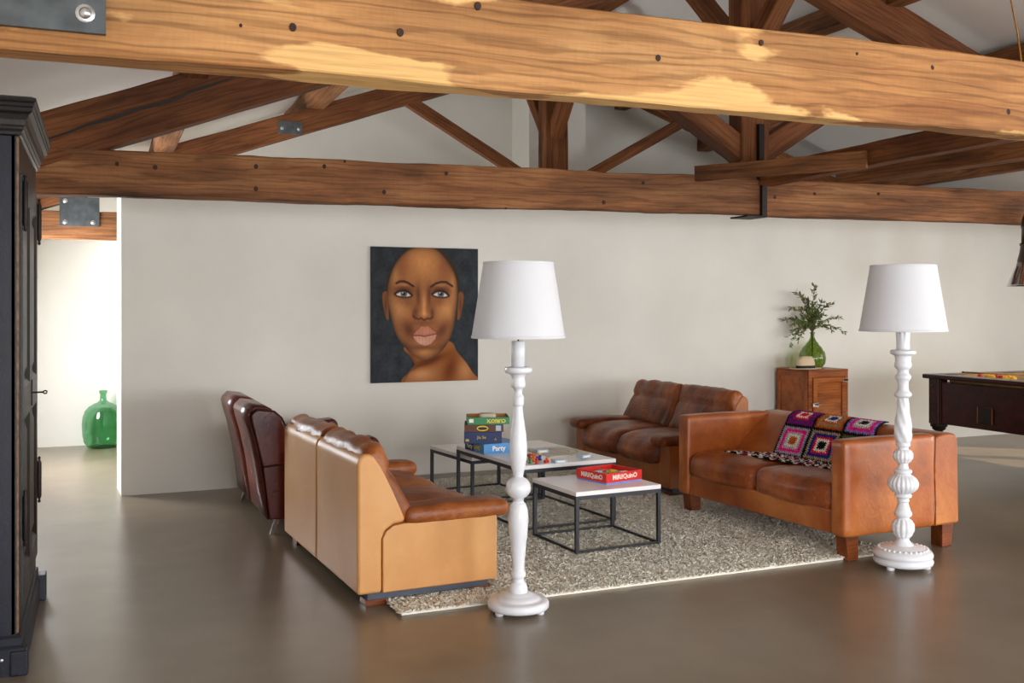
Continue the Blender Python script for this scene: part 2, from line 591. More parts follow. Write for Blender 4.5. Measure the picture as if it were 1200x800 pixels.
# ------------------------------------------------------------------ timber roof
def timber(name, mat, parent, p0, p1, wd, ht, seed=0, rough=.006, seg=24, up=(0, 0, 1)):
    """sawn timber from p0 to p1 (centre line), wd across, ht in the up direction, slightly uneven"""
    p0, p1 = Vector(p0), Vector(p1)
    L = (p1 - p0).length
    x = (p1 - p0).normalized()
    u = Vector(up)
    y = u.cross(x).normalized()
    z = x.cross(y)
    prof = []
    c = min(wd, ht) * .05
    for sy, sz in ((-1, -1), (1, -1), (1, 1), (-1, 1)):
        a, b = sy * wd / 2, sz * ht / 2
        if sy * sz > 0: prof += [(a, b - sz * c), (a - sy * c, b)]
        else: prof += [(a - sy * c, b), (a, b - sz * c)]
    n = len(prof)
    V, Fc = [], []
    for k in range(seg + 1):
        t = k / seg * L
        for i, (a, b) in enumerate(prof):
            q = noise.noise_vector(Vector((t * 1.7 + seed * 7.1, a * 9 + seed, b * 9)))
            q2 = noise.noise_vector(Vector((t * 9 + seed, a * 30, b * 30 + seed)))
            V.append((t, a + rough * (q.y + .35 * q2.y), b + rough * (q.z + .35 * q2.z)))
    for k in range(seg):
        for i in range(n):
            j = (i + 1) % n
            Fc.append((k * n + i, k * n + j, (k + 1) * n + j, (k + 1) * n + i))
    Fc += [tuple(range(n)), tuple(seg * n + i for i in range(n))]
    o = link(name, mesh(name, V, Fc), mat, parent)
    o.matrix_local = Matrix(((x.x, y.x, z.x, p0.x), (x.y, y.y, z.y, p0.y), (x.z, y.z, z.z, p0.z), (0, 0, 0, 1)))
    return o


def disc_y(m, x, y, z, r, th, n=10, sq=1.0):
    """flat disc on a face that looks towards -Y"""
    V = [(x + r * math.cos(2 * PI * i / n) * sq, y, z + r * math.sin(2 * PI * i / n)) for i in range(n)] + \
        [(x + .8 * r * math.cos(2 * PI * i / n) * sq, y - th, z + .8 * r * math.sin(2 * PI * i / n)) for i in range(n)]
    m.add(V, [(i, (i + 1) % n, (i + 1) % n + n, i + n) for i in range(n)] + [tuple(range(n, 2 * n))])


def on_face(x, y, Yf):
    """world X, Z on the vertical plane Y = Yf at photo pixel (x, y)"""
    t = (x - 600) / F
    d = Yf / (math.cos(YAW) - t * math.sin(YAW))
    return d * (math.sin(YAW) + t * math.cos(YAW)), HC + (Y0 - y) / F * d


def bolt(parent, x, y, z, r=.018):
    m = MB()
    disc_y(m, x, y, z, r * 1.5, .003, 14)
    V = [(x + r * math.cos(a) * math.cos(e), y - .003 - r * .8 * math.sin(e), z + r * math.sin(a) * math.cos(e)) for e in (0, .5, 1.0, 1.4) for a in [2 * PI * i / 12 for i in range(12)]]
    Fc = [(k * 12 + i, k * 12 + (i + 1) % 12, (k + 1) * 12 + (i + 1) % 12, (k + 1) * 12 + i) for k in range(3) for i in range(12)] + [tuple(range(36, 48))]
    m.add(V, Fc)
    return m.build('bolt', M['bolt'], parent, smooth=True)


def knots(parent, Yf, pts, r=.016):
    for x, y, s in pts:
        X, Z = on_face(x, y, Yf)
        m = MB()
        disc_y(m, X, Yf + .012, Z, r * s, .0155, 10, .85)
        m.build('knot', M['knot'], parent)


# the near truss: only its big tie beam comes into the frame
t1 = thing('roof_truss', 'pale sawn roof truss whose big tie beam spans the foreground above the lamps', 'roof truss', (0, 0, 0))
Y1 = 3.05
timber('tie_beam', M['oak_near'], t1, (-1.0, Y1 + .06, 2.349), (11.0, Y1 + .06, 2.352), .12, .30, 3, .010, 120)
for s, xe in ((1, -.9), (-1, 2 * RX + .9)):
    timber('rafter', M['oak_near'], t1, (xe, Y1 + .08, zr(xe if s > 0 else 2 * RX - xe)), (RX, Y1 + .08, zr(RX)), .16, .30, 5 + s, .006)
timber('king_post', M['oak_near'], t1, (RX, Y1 + .07, 2.5), (RX, Y1 + .07, 4.55), .2, .24, 9, .005, up=(1, 0, 0))
for s in (-1, 1):
    timber('strut', M['oak_near'], t1, (RX + s * .1, Y1 + .08, 2.75), (RX + s * 1.66, Y1 + .08, 3.71), .12, .18, 11 + s)
knots(t1, Y1, [(343, 32, 1.1), (282, 30, .5), (469, 38, 1.1), (560, 7, 1.1), (771, 68, 1), (892, 50, .9), (1092, 79, .9), (1181, 131, 1.1), (1004, 63, .5)], .0145)
pl = MB().box(-.55, .011, Y1 - .022, Y1 - .002, 2.253, 2.68).build('steel_plate', M['steel'], t1, bev=.002)
bolt(t1, on_face(100, 18, Y1)[0], Y1 - .022, on_face(100, 18, Y1)[1], .017)
bolt(t1, -.44, Y1 - .022, 2.31, .017)

# second truss
t2 = thing('roof_truss', 'weathered brown roof truss with iron strap, crossing in front of the portrait wall', 'roof truss')
Y2 = 6.9
timber('tie_beam', M['oak_mid'], t2, (-1.0, Y2 + .08, 2.335), (RX + .05, Y2 + .08, 2.395), .16, .295, 21, .012, 90)
timber('tie_beam', M['oak_mid'], t2, (RX + .052, Y2 + .085, 2.393), (11.0, Y2 + .085, 2.43), .16, .298, 23, .010, 60)
for s, xe in ((1, -.95), (-1, 2 * RX + .95)):
    timber('rafter', M['oak_dark'], t2, (xe, Y2 + .10, zr(-.95)), (RX, Y2 + .10, zr(RX)), .2, .32, 25 + s, .010, 40)
timber('king_post', M['oak_dark'], t2, (RX, Y2 + .11, 2.5), (RX, Y2 + .11, 4.6), .2, .27, 29, .006, up=(1, 0, 0))
for s in (-1, 1):
    timber('strut', M['oak_dark'], t2, (RX + s * .08, Y2 + .11, 2.76), (RX + s * 1.66, Y2 + .11, 3.70), .16, .19, 31 + s, .006)
    timber('brace', M['oak_dark'], t2, (RX, Y2 + .1 + s * .05, 3.55), (RX, Y2 + .1 + s * 1.15, 4.62), .14, .16, 33 + s, .005, up=(1, 0, 0))
MB().box(RX + .03, RX + .08, Y2 - .035, Y2 + .008, 2.235, 2.57).box(RX - .12, RX + .08, Y2 - .04, Y2 + .2, 2.222, 2.236).box(RX + .005, RX + .055, Y2 - .03, Y2 + .02, 2.53, 2.98).build('iron_strap', M['iron'], t2, bev=.003)
for dx, z in ((.03, 2.68), (.22, 2.66)):
    b_ = bolt(t2, RX + dx, Y2 - .03, z, .016)
    b_.data.materials[0] = M['iron']
knots(t2, Y2, [(137, 192, 1), (182, 196, 1), (300, 195, 1.1), (300, 221, 1.1), (380, 195, 1.1), (450, 225, 1.1), (523, 203, 1), (596, 209, 1), (593, 243, .7), (708, 237, 1), (754, 214, .9), (908, 231, 1), (955, 227, .8), (1030, 227, .8), (404, 189, .7)], .018)

cp_ = [on_face(x_, y_, Y2) for x_, y_ in ((55, 163), (78, 156), (105, 146), (135, 138), (165, 127), (200, 119), (222, 108), (250, 99), (276, 90))]
m = MB()
for k_, (X_, Z_) in enumerate(cp_):
    hw = .008 * math.sin(PI * (k_ + .5) / 9.2) + .0015
    m.V += [(X_, Y2 - .012, Z_ - hw), (X_, Y2 - .012, Z_ + hw), (X_, Y2 + .01, Z_ - hw), (X_, Y2 + .01, Z_ + hw)]
m.F = [(4 * k_ + a_, 4 * k_ + b_, 4 * k_ + 4 + b_, 4 * k_ + 4 + a_) for k_ in range(8) for a_, b_ in ((0, 1), (1, 3), (2, 0))]
m.build('drying_crack', M['piping'], t2)

# third truss, behind the partition
t3 = thing('roof_truss', 'dark red-brown roof truss beyond the partition wall, with thin struts', 'roof truss')
Y3, R3 = 10.5, 4.78
timber('tie_beam', M['oak_mid'], t3, (-1.0, Y3 + .08, 2.27), (11.0, Y3 + .08, 2.30), .16, .27, 41, .010, 60)
for s, xe in ((1, -.75), (-1, 2 * R3 + .75)):
    timber('rafter', M['oak_dark'], t3, (xe, Y3 + .08, 2.47), (R3, Y3 + .08, 4.40), .16, .24, 43 + s, .008, 30)
    timber('strut', M['oak_dark'], t3, (R3 - s * .1, Y3 + .08, 2.82), (R3 - s * 1.75, Y3 + .08, 3.74), .1, .12, 45 + s, .004)
    timber('brace', M['oak_dark'], t3, (R3, Y3 + .1 + s * .05, 3.42), (R3, Y3 + .1 + s * .95, 4.5), .13, .16, 53 + s, .004, up=(1, 0, 0))
timber('king_post', M['oak_dark'], t3, (R3, Y3 + .08, 2.4), (R3, Y3 + .08, 4.5), .2, .29, 49, .005, up=(1, 0, 0))
MB().box(-.37, -.02, Y3 - .018, Y3 - .002, 2.262, 2.54).build('steel_plate', M['steel'], t3, bev=.002)
for dx, z in ((-.32, 2.30), (-.075, 2.30), (-.32, 2.50)): bolt(t3, dx, Y3 - .018, z, .014)
xx, zz = on_face(340, 150, Y3)
MB().box(xx - .12, xx + .12, Y3 - .02, Y3 + .003, zz - .065, zz + .065).build('steel_plate', M['steel'], t3, bev=.002)
for s in (-1, 1): bolt(t3, xx + s * .085, Y3 - .02, zz - .01, .012)

PG = 'purlins along the roof slopes'
for X, lab in ((.56, 'brown purlin low on the roof slope over the wardrobe side'), (2.05, 'brown purlin half way up the roof slope above the portrait'),
               (3.6, 'brown purlin near the ridge on the portrait side of the roof'), (6.35, 'brown purlin near the ridge on the pool table side'),
               (7.62, 'brown purlin half way up the roof slope above the pool table'), (9.3, 'brown purlin low on the roof slope beyond the pool table')):
    tag(timber('purlin', M['oak_mid'], None, (X, YB, zr(X) + .218), (X, YF, zr(X) + .218), .18, .2, X * 3, .008, 40), lab, 'purlin', PG)
tag(timber('ridge_beam', M['oak_dark'], None, (RX, YB, zr(RX) + .23), (RX, YF, zr(RX) + .23), .16, .22, 77, .006, 40), 'brown ridge beam along the top of the roof', 'beam')
tag(timber('joist', M['oak_dark'], None, (5.03, 3.06, 2.575), (5.03, 6.98, 2.56), .15, .155, 81, .010, 40), 'dark cracked joist resting across the two front tie beams', 'joist')
tag(timber('joist', M['oak_mid'], None, (6.12, 3.06, 2.578), (5.90, 7.02, 2.604), .16, .12, 83, .008, 40), 'brown joist with pale underside resting across the tie beams', 'joist')
tag(timber('plank', M['oak_mid'], None, (4.23, 6.70, 2.517), (4.93, 5.62, 2.522), .05, .115, 85, .004, 16), 'short plank nailed to the joist and crossing the king post foot', 'plank')


# ------------------------------------------------------------------ wardrobe
wd = thing('wardrobe', 'tall dark navy-black panelled wardrobe with moulded cornice and key in its door', 'wardrobe', (-.315, 4.6, 0), 0)
WD, WL = .60, 1.17      # depth (towards -x), length along y
box('side_panel', M['navy'], wd, -WD, -.012, 0, .03, .10, 2.21, .002)
box('side_panel', M['navy'], wd, -WD, -.012, WL - .03, WL, .10, 2.21, .002)
box('back_panel', M['navy'], wd, -WD, -WD + .02, .03, WL - .03, .1, 2.21)
box('top_panel', M['navy'], wd, -WD + .02, -.02, .03, WL - .03, 2.17, 2.21)
box('bottom_panel', M['navy'], wd, -WD + .02, -.02, .03, WL - .03, .14, .17)
m = MB().box(-.03, 0, 0, .075, .16, 2.21).box(-.03, 0, WL - .075, WL, .16, 2.21).box(-.03, 0, .075, WL - .075, 2.06, 2.21).box(-.03, 0, .075, WL - .075, .16, .24)
m.build('face_frame', M['blackbrown'], wd, bev=.004)
box('worn_edge', M['wornedge'], wd, -.007, .0015, -.0015, .004, .17, 2.19)


def ring_loft(m, prof, depth=WD):
    V, Fc = [], []
    for o_, z in prof:
        V += [(-depth, -o_, z), (o_, -o_, z), (o_, WL + o_, z), (-depth, WL + o_, z)]
    for k in range(len(prof) - 1):
        for i in range(4):
            j = (i + 1) % 4
            Fc.append((4 * k + i, 4 * k + j, 4 * k + 4 + j, 4 * k + 4 + i))
    Fc += [(3, 2, 1, 0), tuple(4 * (len(prof) - 1) + i for i in range(4))]
    m.add(V, Fc)
    return m


ring_loft(MB(), [(.004, 2.195), (.012, 2.20), (.012, 2.212), (.02, 2.222), (.02, 2.230), (.025, 2.238), (.03, 2.258), (.040, 2.278), (.054, 2.290), (.054, 2.304), (.060, 2.310), (.060, 2.322), (.068, 2.330), (.068, 2.342), (.05, 2.35)]).build('cornice', M['blackbrown'], wd)
ring_loft(MB(), [(.022, .0), (.022, .11), (.012, .122), (.012, .15), (.004, .16)]).build('plinth', M['navy'], wd)
box('foot_block', M['navy'], wd, -.03, .05, WL - .07, WL + .03, 0, .13, .006)
box('foot_block', M['navy'], wd, -.03, .035, -.03, .06, 0, .10, .006)
b_ = MB()
b_.lathe([(.006, 0), (.006, .004), (0, .006)], 10)
b_ = b_.build('nail', M['bolt'], wd)
b_.rotation_euler = (PI / 2, 0, 0)
b_.location = (-.06, -.022, .07)
for k, (ya, yb) in enumerate(((.08, WL / 2 - .002), (WL / 2 + .002, WL - .08))):
    dr = MB()
    st = .075
    dr.box(-.02, .012, ya, ya + st, .245, 2.055).box(-.02, .012, yb - st, yb, .245, 2.055)
    for za, zb in ((.245, .36), (1.02, 1.16), (1.95, 2.055)): dr.box(-.02, .012, ya + st, yb - st, za, zb)
    d_ = dr.build('door', M['blackbrown'], wd, bev=.004)
    for za, zb in ((.36, 1.02), (1.16, 1.95)):
        y0_, y1_ = ya + st, yb - st
        V = [(.010, y0_, za), (.010, y1_, za), (.010, y1_, zb), (.010, y0_, zb)]
        V += [(-.004, y0_ + .018, za + .018), (-.004, y1_ - .018, za + .018), (-.004, y1_ - .018, zb - .018), (-.004, y0_ + .018, zb - .018)]
        V += [(-.010, y0_ + .03, za + .03), (-.010, y1_ - .03, za + .03), (-.010, y1_ - .03, zb - .03), (-.010, y0_ + .03, zb - .03)]
        V += [(.004, y0_ + .07, za + .07), (.004, y1_ - .07, za + .07), (.004, y1_ - .07, zb - .07), (.004, y0_ + .07, zb - .07)]
        Fc = [(4 * q + i, 4 * q + (i + 1) % 4, 4 * q + 4 + (i + 1) % 4, 4 * q + 4 + i) for q in range(3) for i in range(4)] + [(12, 13, 14, 15)]
        MB().add(V, Fc).build('door_panel', M['blackbrown'], d_)
    yh = ya - .004 if k == 0 else yb + .004
    for zh in (.62, 1.93):
        MB().lathe([(0, zh - .12), (.008, zh - .112), (.005, zh - .1), (.011, zh - .085), (.011, zh + .085), (.005, zh + .1), (.008, zh + .112), (0, zh + .12)], 10, (.020, yh)).build('hinge', M['iron'], d_, smooth=True)
    if k == 1:
        box('key_plate', M['iron'], d_, .012, .016, ya + .02, ya + .05, 1.04, 1.16, .002)
        m = MB().tube([(.014, ya + .035, 1.10), (.062, ya + .035, 1.10)], .004)
        m.tube([(.062 + .008 - .008 * math.cos(a), ya + .035, 1.10 + .007 * math.sin(a)) for a in [2 * PI * i / 12 for i in range(13)]], .0035, 6)
        m.build('key', M['iron'], d_)


# ------------------------------------------------------------------ rug
rugX0, rugX1, rugY0, rugY1, RZ = 1.34, 4.45, 4.76, 8.28, .022
rug = thing('shag_rug', 'cream long-pile shag rug under the coffee tables and sofas', 'rug', (rugX0, rugY0, 0), math.radians(1.5))
RW, RL = rugX1 - rugX0, rugY1 - rugY0
box('rug_base', M['rug_base'], rug, .01, RW - .01, .01, RL - .01, .001, .020)


def tufts(name, n, parent):
    sp = math.sqrt(RW * RL / n)
    gx, gy = np.meshgrid(np.arange(0, RW, sp), np.arange(0, RL, sp))
    gx, gy = gx.ravel(), gy.ravel()
    n = gx.size
    x = gx + rng.uniform(-.6, .6, n) * sp
    y = gy + rng.uniform(-.6, .6, n) * sp
    a = rng.uniform(0, 2 * PI, n)
    lean = rng.uniform(.004, .020, n)
    h = rng.uniform(.021, .028, n)
    r = rng.uniform(.009, .014, n)
    V = np.zeros((n, 5, 3))
    b = rng.uniform(0, 2 * PI, n)
    for k in range(3):
        V[:, k, 0] = x + r * np.cos(b + k * 2.094)
        V[:, k, 1] = y + r * np.sin(b + k * 2.094)
        V[:, k, 2] = .016
    tx, ty = x + lean * np.cos(a), y + lean * np.sin(a)
    V[:, 3, 0], V[:, 3, 1], V[:, 3, 2] = tx + .5 * r * np.cos(a + 1.57), ty + .5 * r * np.sin(a + 1.57), h
    V[:, 4, 0], V[:, 4, 1], V[:, 4, 2] = tx - .5 * r * np.cos(a + 1.57), ty - .5 * r * np.sin(a + 1.57), h * .95
    T = np.array([[0, 1, 3], [1, 4, 3], [1, 2, 4], [2, 3, 4], [2, 0, 3]])
    Fi = (T[None] + (np.arange(n) * 5)[:, None, None]).reshape(-1)
    me = bpy.data.meshes.new(name)
    me.vertices.add(n * 5)
    me.vertices.foreach_set('co', V.reshape(-1))
    nt_ = n * 5
    me.loops.add(nt_ * 3)
    me.loops.foreach_set('vertex_index', Fi.astype(np.int32))
    me.polygons.add(nt_)
    me.polygons.foreach_set('loop_start', (np.arange(nt_) * 3).astype(np.int32))
    me.polygons.foreach_set('use_smooth', np.ones(nt_, dtype=bool))
    me.update(calc_edges=True)
    return tag(link(name, me, M['pile'], parent), None, kind='stuff')


tufts('pile', 90000, rug)


# ------------------------------------------------------------------ sofas
def arc(cx, cz, r, a0, a1, n=6):
    return [(cx + r * math.cos(math.radians(a0 + (a1 - a0) * i / n)), cz + r * math.sin(math.radians(a0 + (a1 - a0) * i / n))) for i in range(n + 1)]


def lounge_sofa(label, loc, rz, L, mo, mb_, mc):
    """low two-seater: x from the back (0) to the front, y along its length"""
    t = thing('sofa', label, 'sofa', loc, rz)
    H = L / 2
    shell = [(0, .065), (0, .70)] + arc(.055, .71, .055, 175, 60, 5) + [(.125, .70), (.185, .58), (.25, .43), (.25, .410), (.19, .403), (.147, .376), (.128, .335), (.128, .065)]
    for a, b in ((0, H - .004), (H + .004, L)):
        MB().prism(shell, a, b).build('back_shell', mb_, t, bev=.036)
    side = [(.131, .065), (.131, .335), (.150, .372), (.19, .398), (.25, .404), (.75, .408), (.762, .398), (.762, .065)]
    for a, b in ((0, .15), (L - .15, L)):
        MB().prism(side, a, b).build('side_panel', mo, t, bev=.012)
        soft('arm_pad', mc, t, (.58, .20, .085), .036, (.545, (a + b) / 2 + (.012 if a == 0 else -.012), .436), n=14, puff=(.008, .004, .012), wr=.004, seed=a + 3)
    box('front_rail', mo, t, .62, .752, .15, L - .15, .065, .27, .01)
    box('seat_frame', mo, t, .131, .62, .15, L - .15, .065, .2)
    box('plinth', M['plinth'], t, .06, .72, .03, L - .03, .028, .068, .003)
    for x_ in (.05, .62):
        for y_ in (.025, L - .125): box('foot', M['legwood'], t, x_, x_ + .12, y_, y_ + .1, 0, .030, .003)
    ws = (L - .30) / 2
    for k in range(2):
        yc = .15 + ws * (k + .5)

        def droop(q, a, b, c):
            if c < 0 and a > .3: q = q + Vector((.012, 0, 0))
            return q + Vector((0, 0, -.02 * max(0, a) ** 2))
        soft('seat_cushion', mc, t, (.60, ws + .004, .19), .07, (.50, yc, .345), n=22, puff=(.035, .006, .035), wr=.011, seed=k * 5 + L, fn2=droop)
        wb = (L - .02) / 2

        def headrest(q, a, b, c):
            z = q.z
            g = math.exp(-((z - .05) / .018) ** 2)
            return q + Vector((-.028 * g * max(0, a) + .03 * max(0, c - .1) * max(0, a), 0, 0))
        soft('back_cushion', mc, t, (.115, wb, .43), .05, (.158, .01 + wb * (k + .5), .600), ry=math.radians(-27), n=26, puff=(.026, .004, .012), wr=.016, seed=k * 3 + 9 + L, fn2=headrest)
    return t


lounge_sofa('pale tan leather two-seat sofa seen from behind, beside the white lamp', (1.175, 4.95, 0), math.radians(3.5), 1.60, M['tan'], M['tan'], M['tan_cush'])
lounge_sofa('dark brown wrinkled leather two-seat sofa against the wall beside the cabinet', (4.78, 8.42, 0.012), math.radians(183), 1.52, M['brown_out'], M['brown_out'], M['brown_cush'])

# oxblood sofa with a leaning back and chrome feet
rs = thing('sofa', 'oxblood leather sofa with leaning back and chrome feet beside the wall', 'sofa', (1.02, 6.76, 0), math.radians(1))
RLn = 1.40
low = [(0, .10), (-.045, .44), (-.03, .46), (.16, .46), (.16, .10)]
upp = [(-.045, .445), (-.115, .73), (-.125, .785)] + [(-.11, .815), (-.07, .83), (.03, .815), (.08, .77), (.13, .66), (.165, .46)]
for a, b in ((0, RLn / 2 - .003), (RLn / 2 + .003, RLn)):
    MB().prism(low, a, b).build('back_lower', M['red'], rs, bev=.02)
    u_ = MB().prism(upp, a, b).build('back_upper', M['red'], rs, bev=.025)
    # leather panel on the rear of the back
    pts = [(-.002, .105), (-.022, .27), (-.047, .44), (-.085, .62), (-.117, .73), (-.128, .785), (-.118, .812), (-.08, .834), (.02, .820)]
    V, Fc = [], []
    for off in (0.0, -.009):
        for x_, z_ in pts:
            for y_ in (a + .006, b - .006): V.append((x_ + off - .003, y_, z_ + (.003 if z_ > .817 else 0) - (off if z_ > .817 else 0)))
    n_ = len(pts)
    for q in range(2):
        for i in range(n_ - 1):
            s_ = q * 2 * n_ + 2 * i
            Fc.append((s_, s_ + 1, s_ + 3, s_ + 2))
    for i in range(n_ - 1):
        for e in (0, 1): Fc.append((2 * i + e, 2 * i + 2 + e, 2 * n_ + 2 * i + 2 + e, 2 * n_ + 2 * i + e))
    Fc += [(0, 1, 2 * n_ + 1, 2 * n_), (2 * n_ - 2, 2 * n_ - 1, 4 * n_ - 1, 4 * n_ - 2)]
    MB().add(V, Fc).build('rear_panel', M['red'], rs, smooth=True)
for y_ in (.0, RLn / 2, RLn):
    MB().tube([(x_ - .006, y_ + (.008 if y_ == 0 else -.008 if y_ == RLn else 0), z_) for x_, z_ in pts], .004, 6).build('piping', M['piping'], rs, smooth=True)
MB().tube([(-.04, -.002, .447), (.155, -.002, .462)], .0035, 6).build('piping', M['piping'], rs, smooth=True)
MB().tube([(-.125, -.001, .785), (-.07, -.001, .83), (.03, -.001, .815), (.08, -.001, .77), (.13, -.001, .66), (.165, -.001, .465)], .0035, 6).build('piping', M['piping'], rs, smooth=True)
for a, b in ((.0, .17), (RLn - .17, RLn)):
    MB().prism([(.16, .10), (.16, .57), (.66, .605)] + arc(.69, .55, .06, 80, 0, 5) + [(.76, .10)], a, b).build('arm', M['red'], rs, bev=.03)
box('seat_base', M['red'], rs, .15, .74, .17, RLn - .17, .10, .27, .015)
for k in range(2):
    ws = (RLn - .34) / 2
    soft('seat_cushion', M['red'], rs, (.58, ws, .16), .05, (.46, .17 + ws * (k + .5), .34), n=14, puff=(.01, 0, .02), wr=.004, seed=k)
for y_ in (.05, RLn - .05):
    for x_, s_ in ((.06, -1), (.68, 1)):
        MB().prism([(x_ - .02, .10), (x_ + .03, .10), (x_ + .03 + s_ * .035 - .025, 0), (x_ - .02 + s_ * .035, 0)], y_ - .012, y_ + .012).build('foot', M['chrome'], rs, bev=.002)

# cognac sofa on the pool-table side
SL, SD, SH = 1.66, .96, .712
sf = thing('sofa', 'cognac leather two-seat sofa with straight arms and a crochet blanket on it', 'sofa', (4.03, 4.78, 0), math.radians(4.3))
for a, b in ((0, .12), (SL - .12, SL)):
    def arm_fn(q, aa, bb, cc):
        return q + Vector((0, 0, -.006 * (1 - aa)))
    soft('arm', M['cognac'], sf, (SD - .20, b - a, SH - .14), .028, ((SD - .20) / 2, (a + b) / 2, (SH + .14) / 2), n=16, puff=(0, .006, .004), wr=.003, seed=a + 1)
outer = [(SD - .225, .142), (SD - .005, .142), (SD, .16), (SD - .012, SH - .04), (SD - .03, SH - .008), (SD - .075, SH), (SD - .15, SH - .003), (SD - .225, SH - .02), (SD - .40, .56), (SD - .54, .43), (SD - .54, .30), (SD - .225, .28)]
MB().prism(outer, 0, SL).build('backrest', M['cognac'], sf, bev=.02)
for y_ in (0, SL):
    s_ = -1 if y_ == 0 else 1
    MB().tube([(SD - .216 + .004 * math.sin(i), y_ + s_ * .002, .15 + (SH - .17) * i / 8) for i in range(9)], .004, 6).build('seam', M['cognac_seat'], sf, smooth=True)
box('front_rail', M['cognac'], sf, .02, .10, .12, SL - .12, .142, .29, .014)
box('seat_frame', M['cognac'], sf, .1, SD - .22, .12, SL - .12, .16, .28)
wsx = (SL - .24) / 2
for k in range(2):
    def bow(q, a, b, c):
        return q + Vector((-.035 * (1 - b * b) * (1 if a < 0 else 0) * abs(a), 0, -.015 * max(0, -a) ** 3))
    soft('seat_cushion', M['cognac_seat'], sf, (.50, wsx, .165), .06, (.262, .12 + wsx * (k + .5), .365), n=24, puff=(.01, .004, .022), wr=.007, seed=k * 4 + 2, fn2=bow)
for x_ in (.03, SD - .13):
    for y_ in (.02, SL - .11):
        s_ = 1 if x_ < .3 else -1
        V = [(x_ + dx + (.018 * s_ if z_ == 0 else 0) * (1 if (dx == 0) == (s_ > 0) else .0), y_ + dy, z_) for z_ in (0, .145) for dx, dy in ((0, 0), (.10, 0), (.10, .09), (0, .09))]
        MB().add(V, [(3, 2, 1, 0), (4, 5, 6, 7)] + [(i, (i + 1) % 4, (i + 1) % 4 + 4, i + 4) for i in range(4)]).build('leg', M['legwood'], sf, bev=.005)

# crochet blanket: granny squares laid over backrest and seat
bl = thing('crochet_blanket', 'black crochet blanket of colourful granny squares draped over the cognac sofa', 'blanket', (4.03, 4.78, 0), math.radians(4.3))
path = [(SD + .012, .60), (SD + .010, .64), (SD - .0, SH - .03), (SD - .025, SH + .006), (SD - .075, SH + .016), (SD - .15, SH + .014), (SD - .232, SH - .004), (SD - .41, .57), (SD - .53, .468), (.36, .468), (.28, .470), (.20, .468)]
dp = [0]
for p, q in zip(path, path[1:]): dp.append(dp[-1] + math.dist(p, q))


def bpt(s):
    s = max(0, min(dp[-1] - 1e-6, s))
    for i in range(len(path) - 1):
        if s <= dp[i + 1]:
            t = (s - dp[i]) / (dp[i + 1] - dp[i])
            return [path[i][0] + t * (path[i + 1][0] - path[i][0]), path[i][1] + t * (path[i + 1][1] - path[i][1])]


PAL = dict(g=(150, 152, 172), p=(216, 28, 128), w=(232, 226, 216), o=(176, 92, 30), k=(16, 14, 18), t=(158, 140, 110), b=(28, 36, 120), r=(206, 30, 44), v=(108, 26, 110), e=(84, 88, 40), l=(140, 116, 190), u=(180, 76, 34), n=(150, 122, 74), s=(176, 176, 180))
SQ = .285
seqs = {(0, 0): 'kvvrwr', (1, 0): 'kgpswo', (0, 1): 'kunuwb', (1, 1): 'ktbrwk', (0, 2): 'klpswk', (1, 2): 'keewnp', (2, 0): 'kbpwro', (2, 1): 'kvswgk', (2, 2): 'kgrbwo'}
s_start = dp[8] - 2 * SQ
yA = .27 + 3 * SQ


def crochet(fn_uv, color_fn, nu, nv, name):
    V, Fc, cols = [], [], []
    for j in range(nv + 1):
        for i in range(nu + 1):
            u, v = i / nu, j / nv
            V.append(fn_uv(u, v, i, j))
    for j in range(nv):
        for i in range(nu):
            Fc.append((j * (nu + 1) + i, j * (nu + 1) + i + 1, (j + 1) * (nu + 1) + i + 1, (j + 1) * (nu + 1) + i))
            cols.append(color_fn((i + .5) / nu, (j + .5) / nv, i, j))
    me = bpy.data.meshes.new(name)
    me.from_pydata(V, [], Fc)
    at = me.color_attributes.new('Col', 'FLOAT_COLOR', 'CORNER')
    arr = np.repeat(np.array([(*lin(c), 1) for c in cols]), 4, axis=0)
    at.data.foreach_set('color', arr.reshape(-1))
    o = link(name, me, M['wool'], bl)
    sm = o.modifiers.new('thick', 'SOLIDIFY')
    sm.thickness, sm.offset = .006, 1
    return o


for (ri, ci), seq in seqs.items():
    ya, s0 = yA - ci * SQ, s_start + ri * SQ

    def fuv(u, v, i, j, ya=ya, s0=s0):
        s = s0 + v * SQ
        x_, z_ = bpt(s)
        wob = .004 * math.sin(i * 2.1) * math.sin(j * 2.3) + .003 * noise.noise(Vector((u * 3 + ya * 9, v * 3 + s0 * 7, 0)))
        return (x_ - wob * .6, ya - u * SQ + .45 * (dp[8] - s), z_ + .002 + wob)

    def fc(u, v, i, j, seq=seq):
        du, dv = abs(u - .5), abs(v - .5)
        d = max(du, dv) + .018 * (1 if (i + j) % 2 else -1)
        e = .5 - d
        k = 0 if e < .05 else 1 + int((e - .05) / .45 * 5.3)
        k = max(0, min(5, k))
        c = PAL[seq[k]]
        f = .95 + .3 * random.random()
        return tuple(min(255, q * f) for q in c)
    if ri < 2: crochet(fuv, fc, 28, 28, 'granny_square')
# zigzag border strip lying on the seat
def bor(u, v, i, j):
    s = dp[8] + v * (dp[-1] - dp[8] - .01)
    x_, z_ = bpt(s)
    y_ = yA + .22 * v - u * (3 * SQ + .18 * v)
    return (x_ + .10 * v * (u - .3), max(.135, y_), z_ + .006 + .004 * math.sin(i * 1.9) * math.sin(j * 2.2))


crochet(bor, lambda u, v, i, j: PAL['w'] if (i // 2 + (j if (i // 2) % 2 else -j)) % 3 == 0 else (PAL['k'] if random.random() < .85 else PAL['p']), 120, 12, 'border')


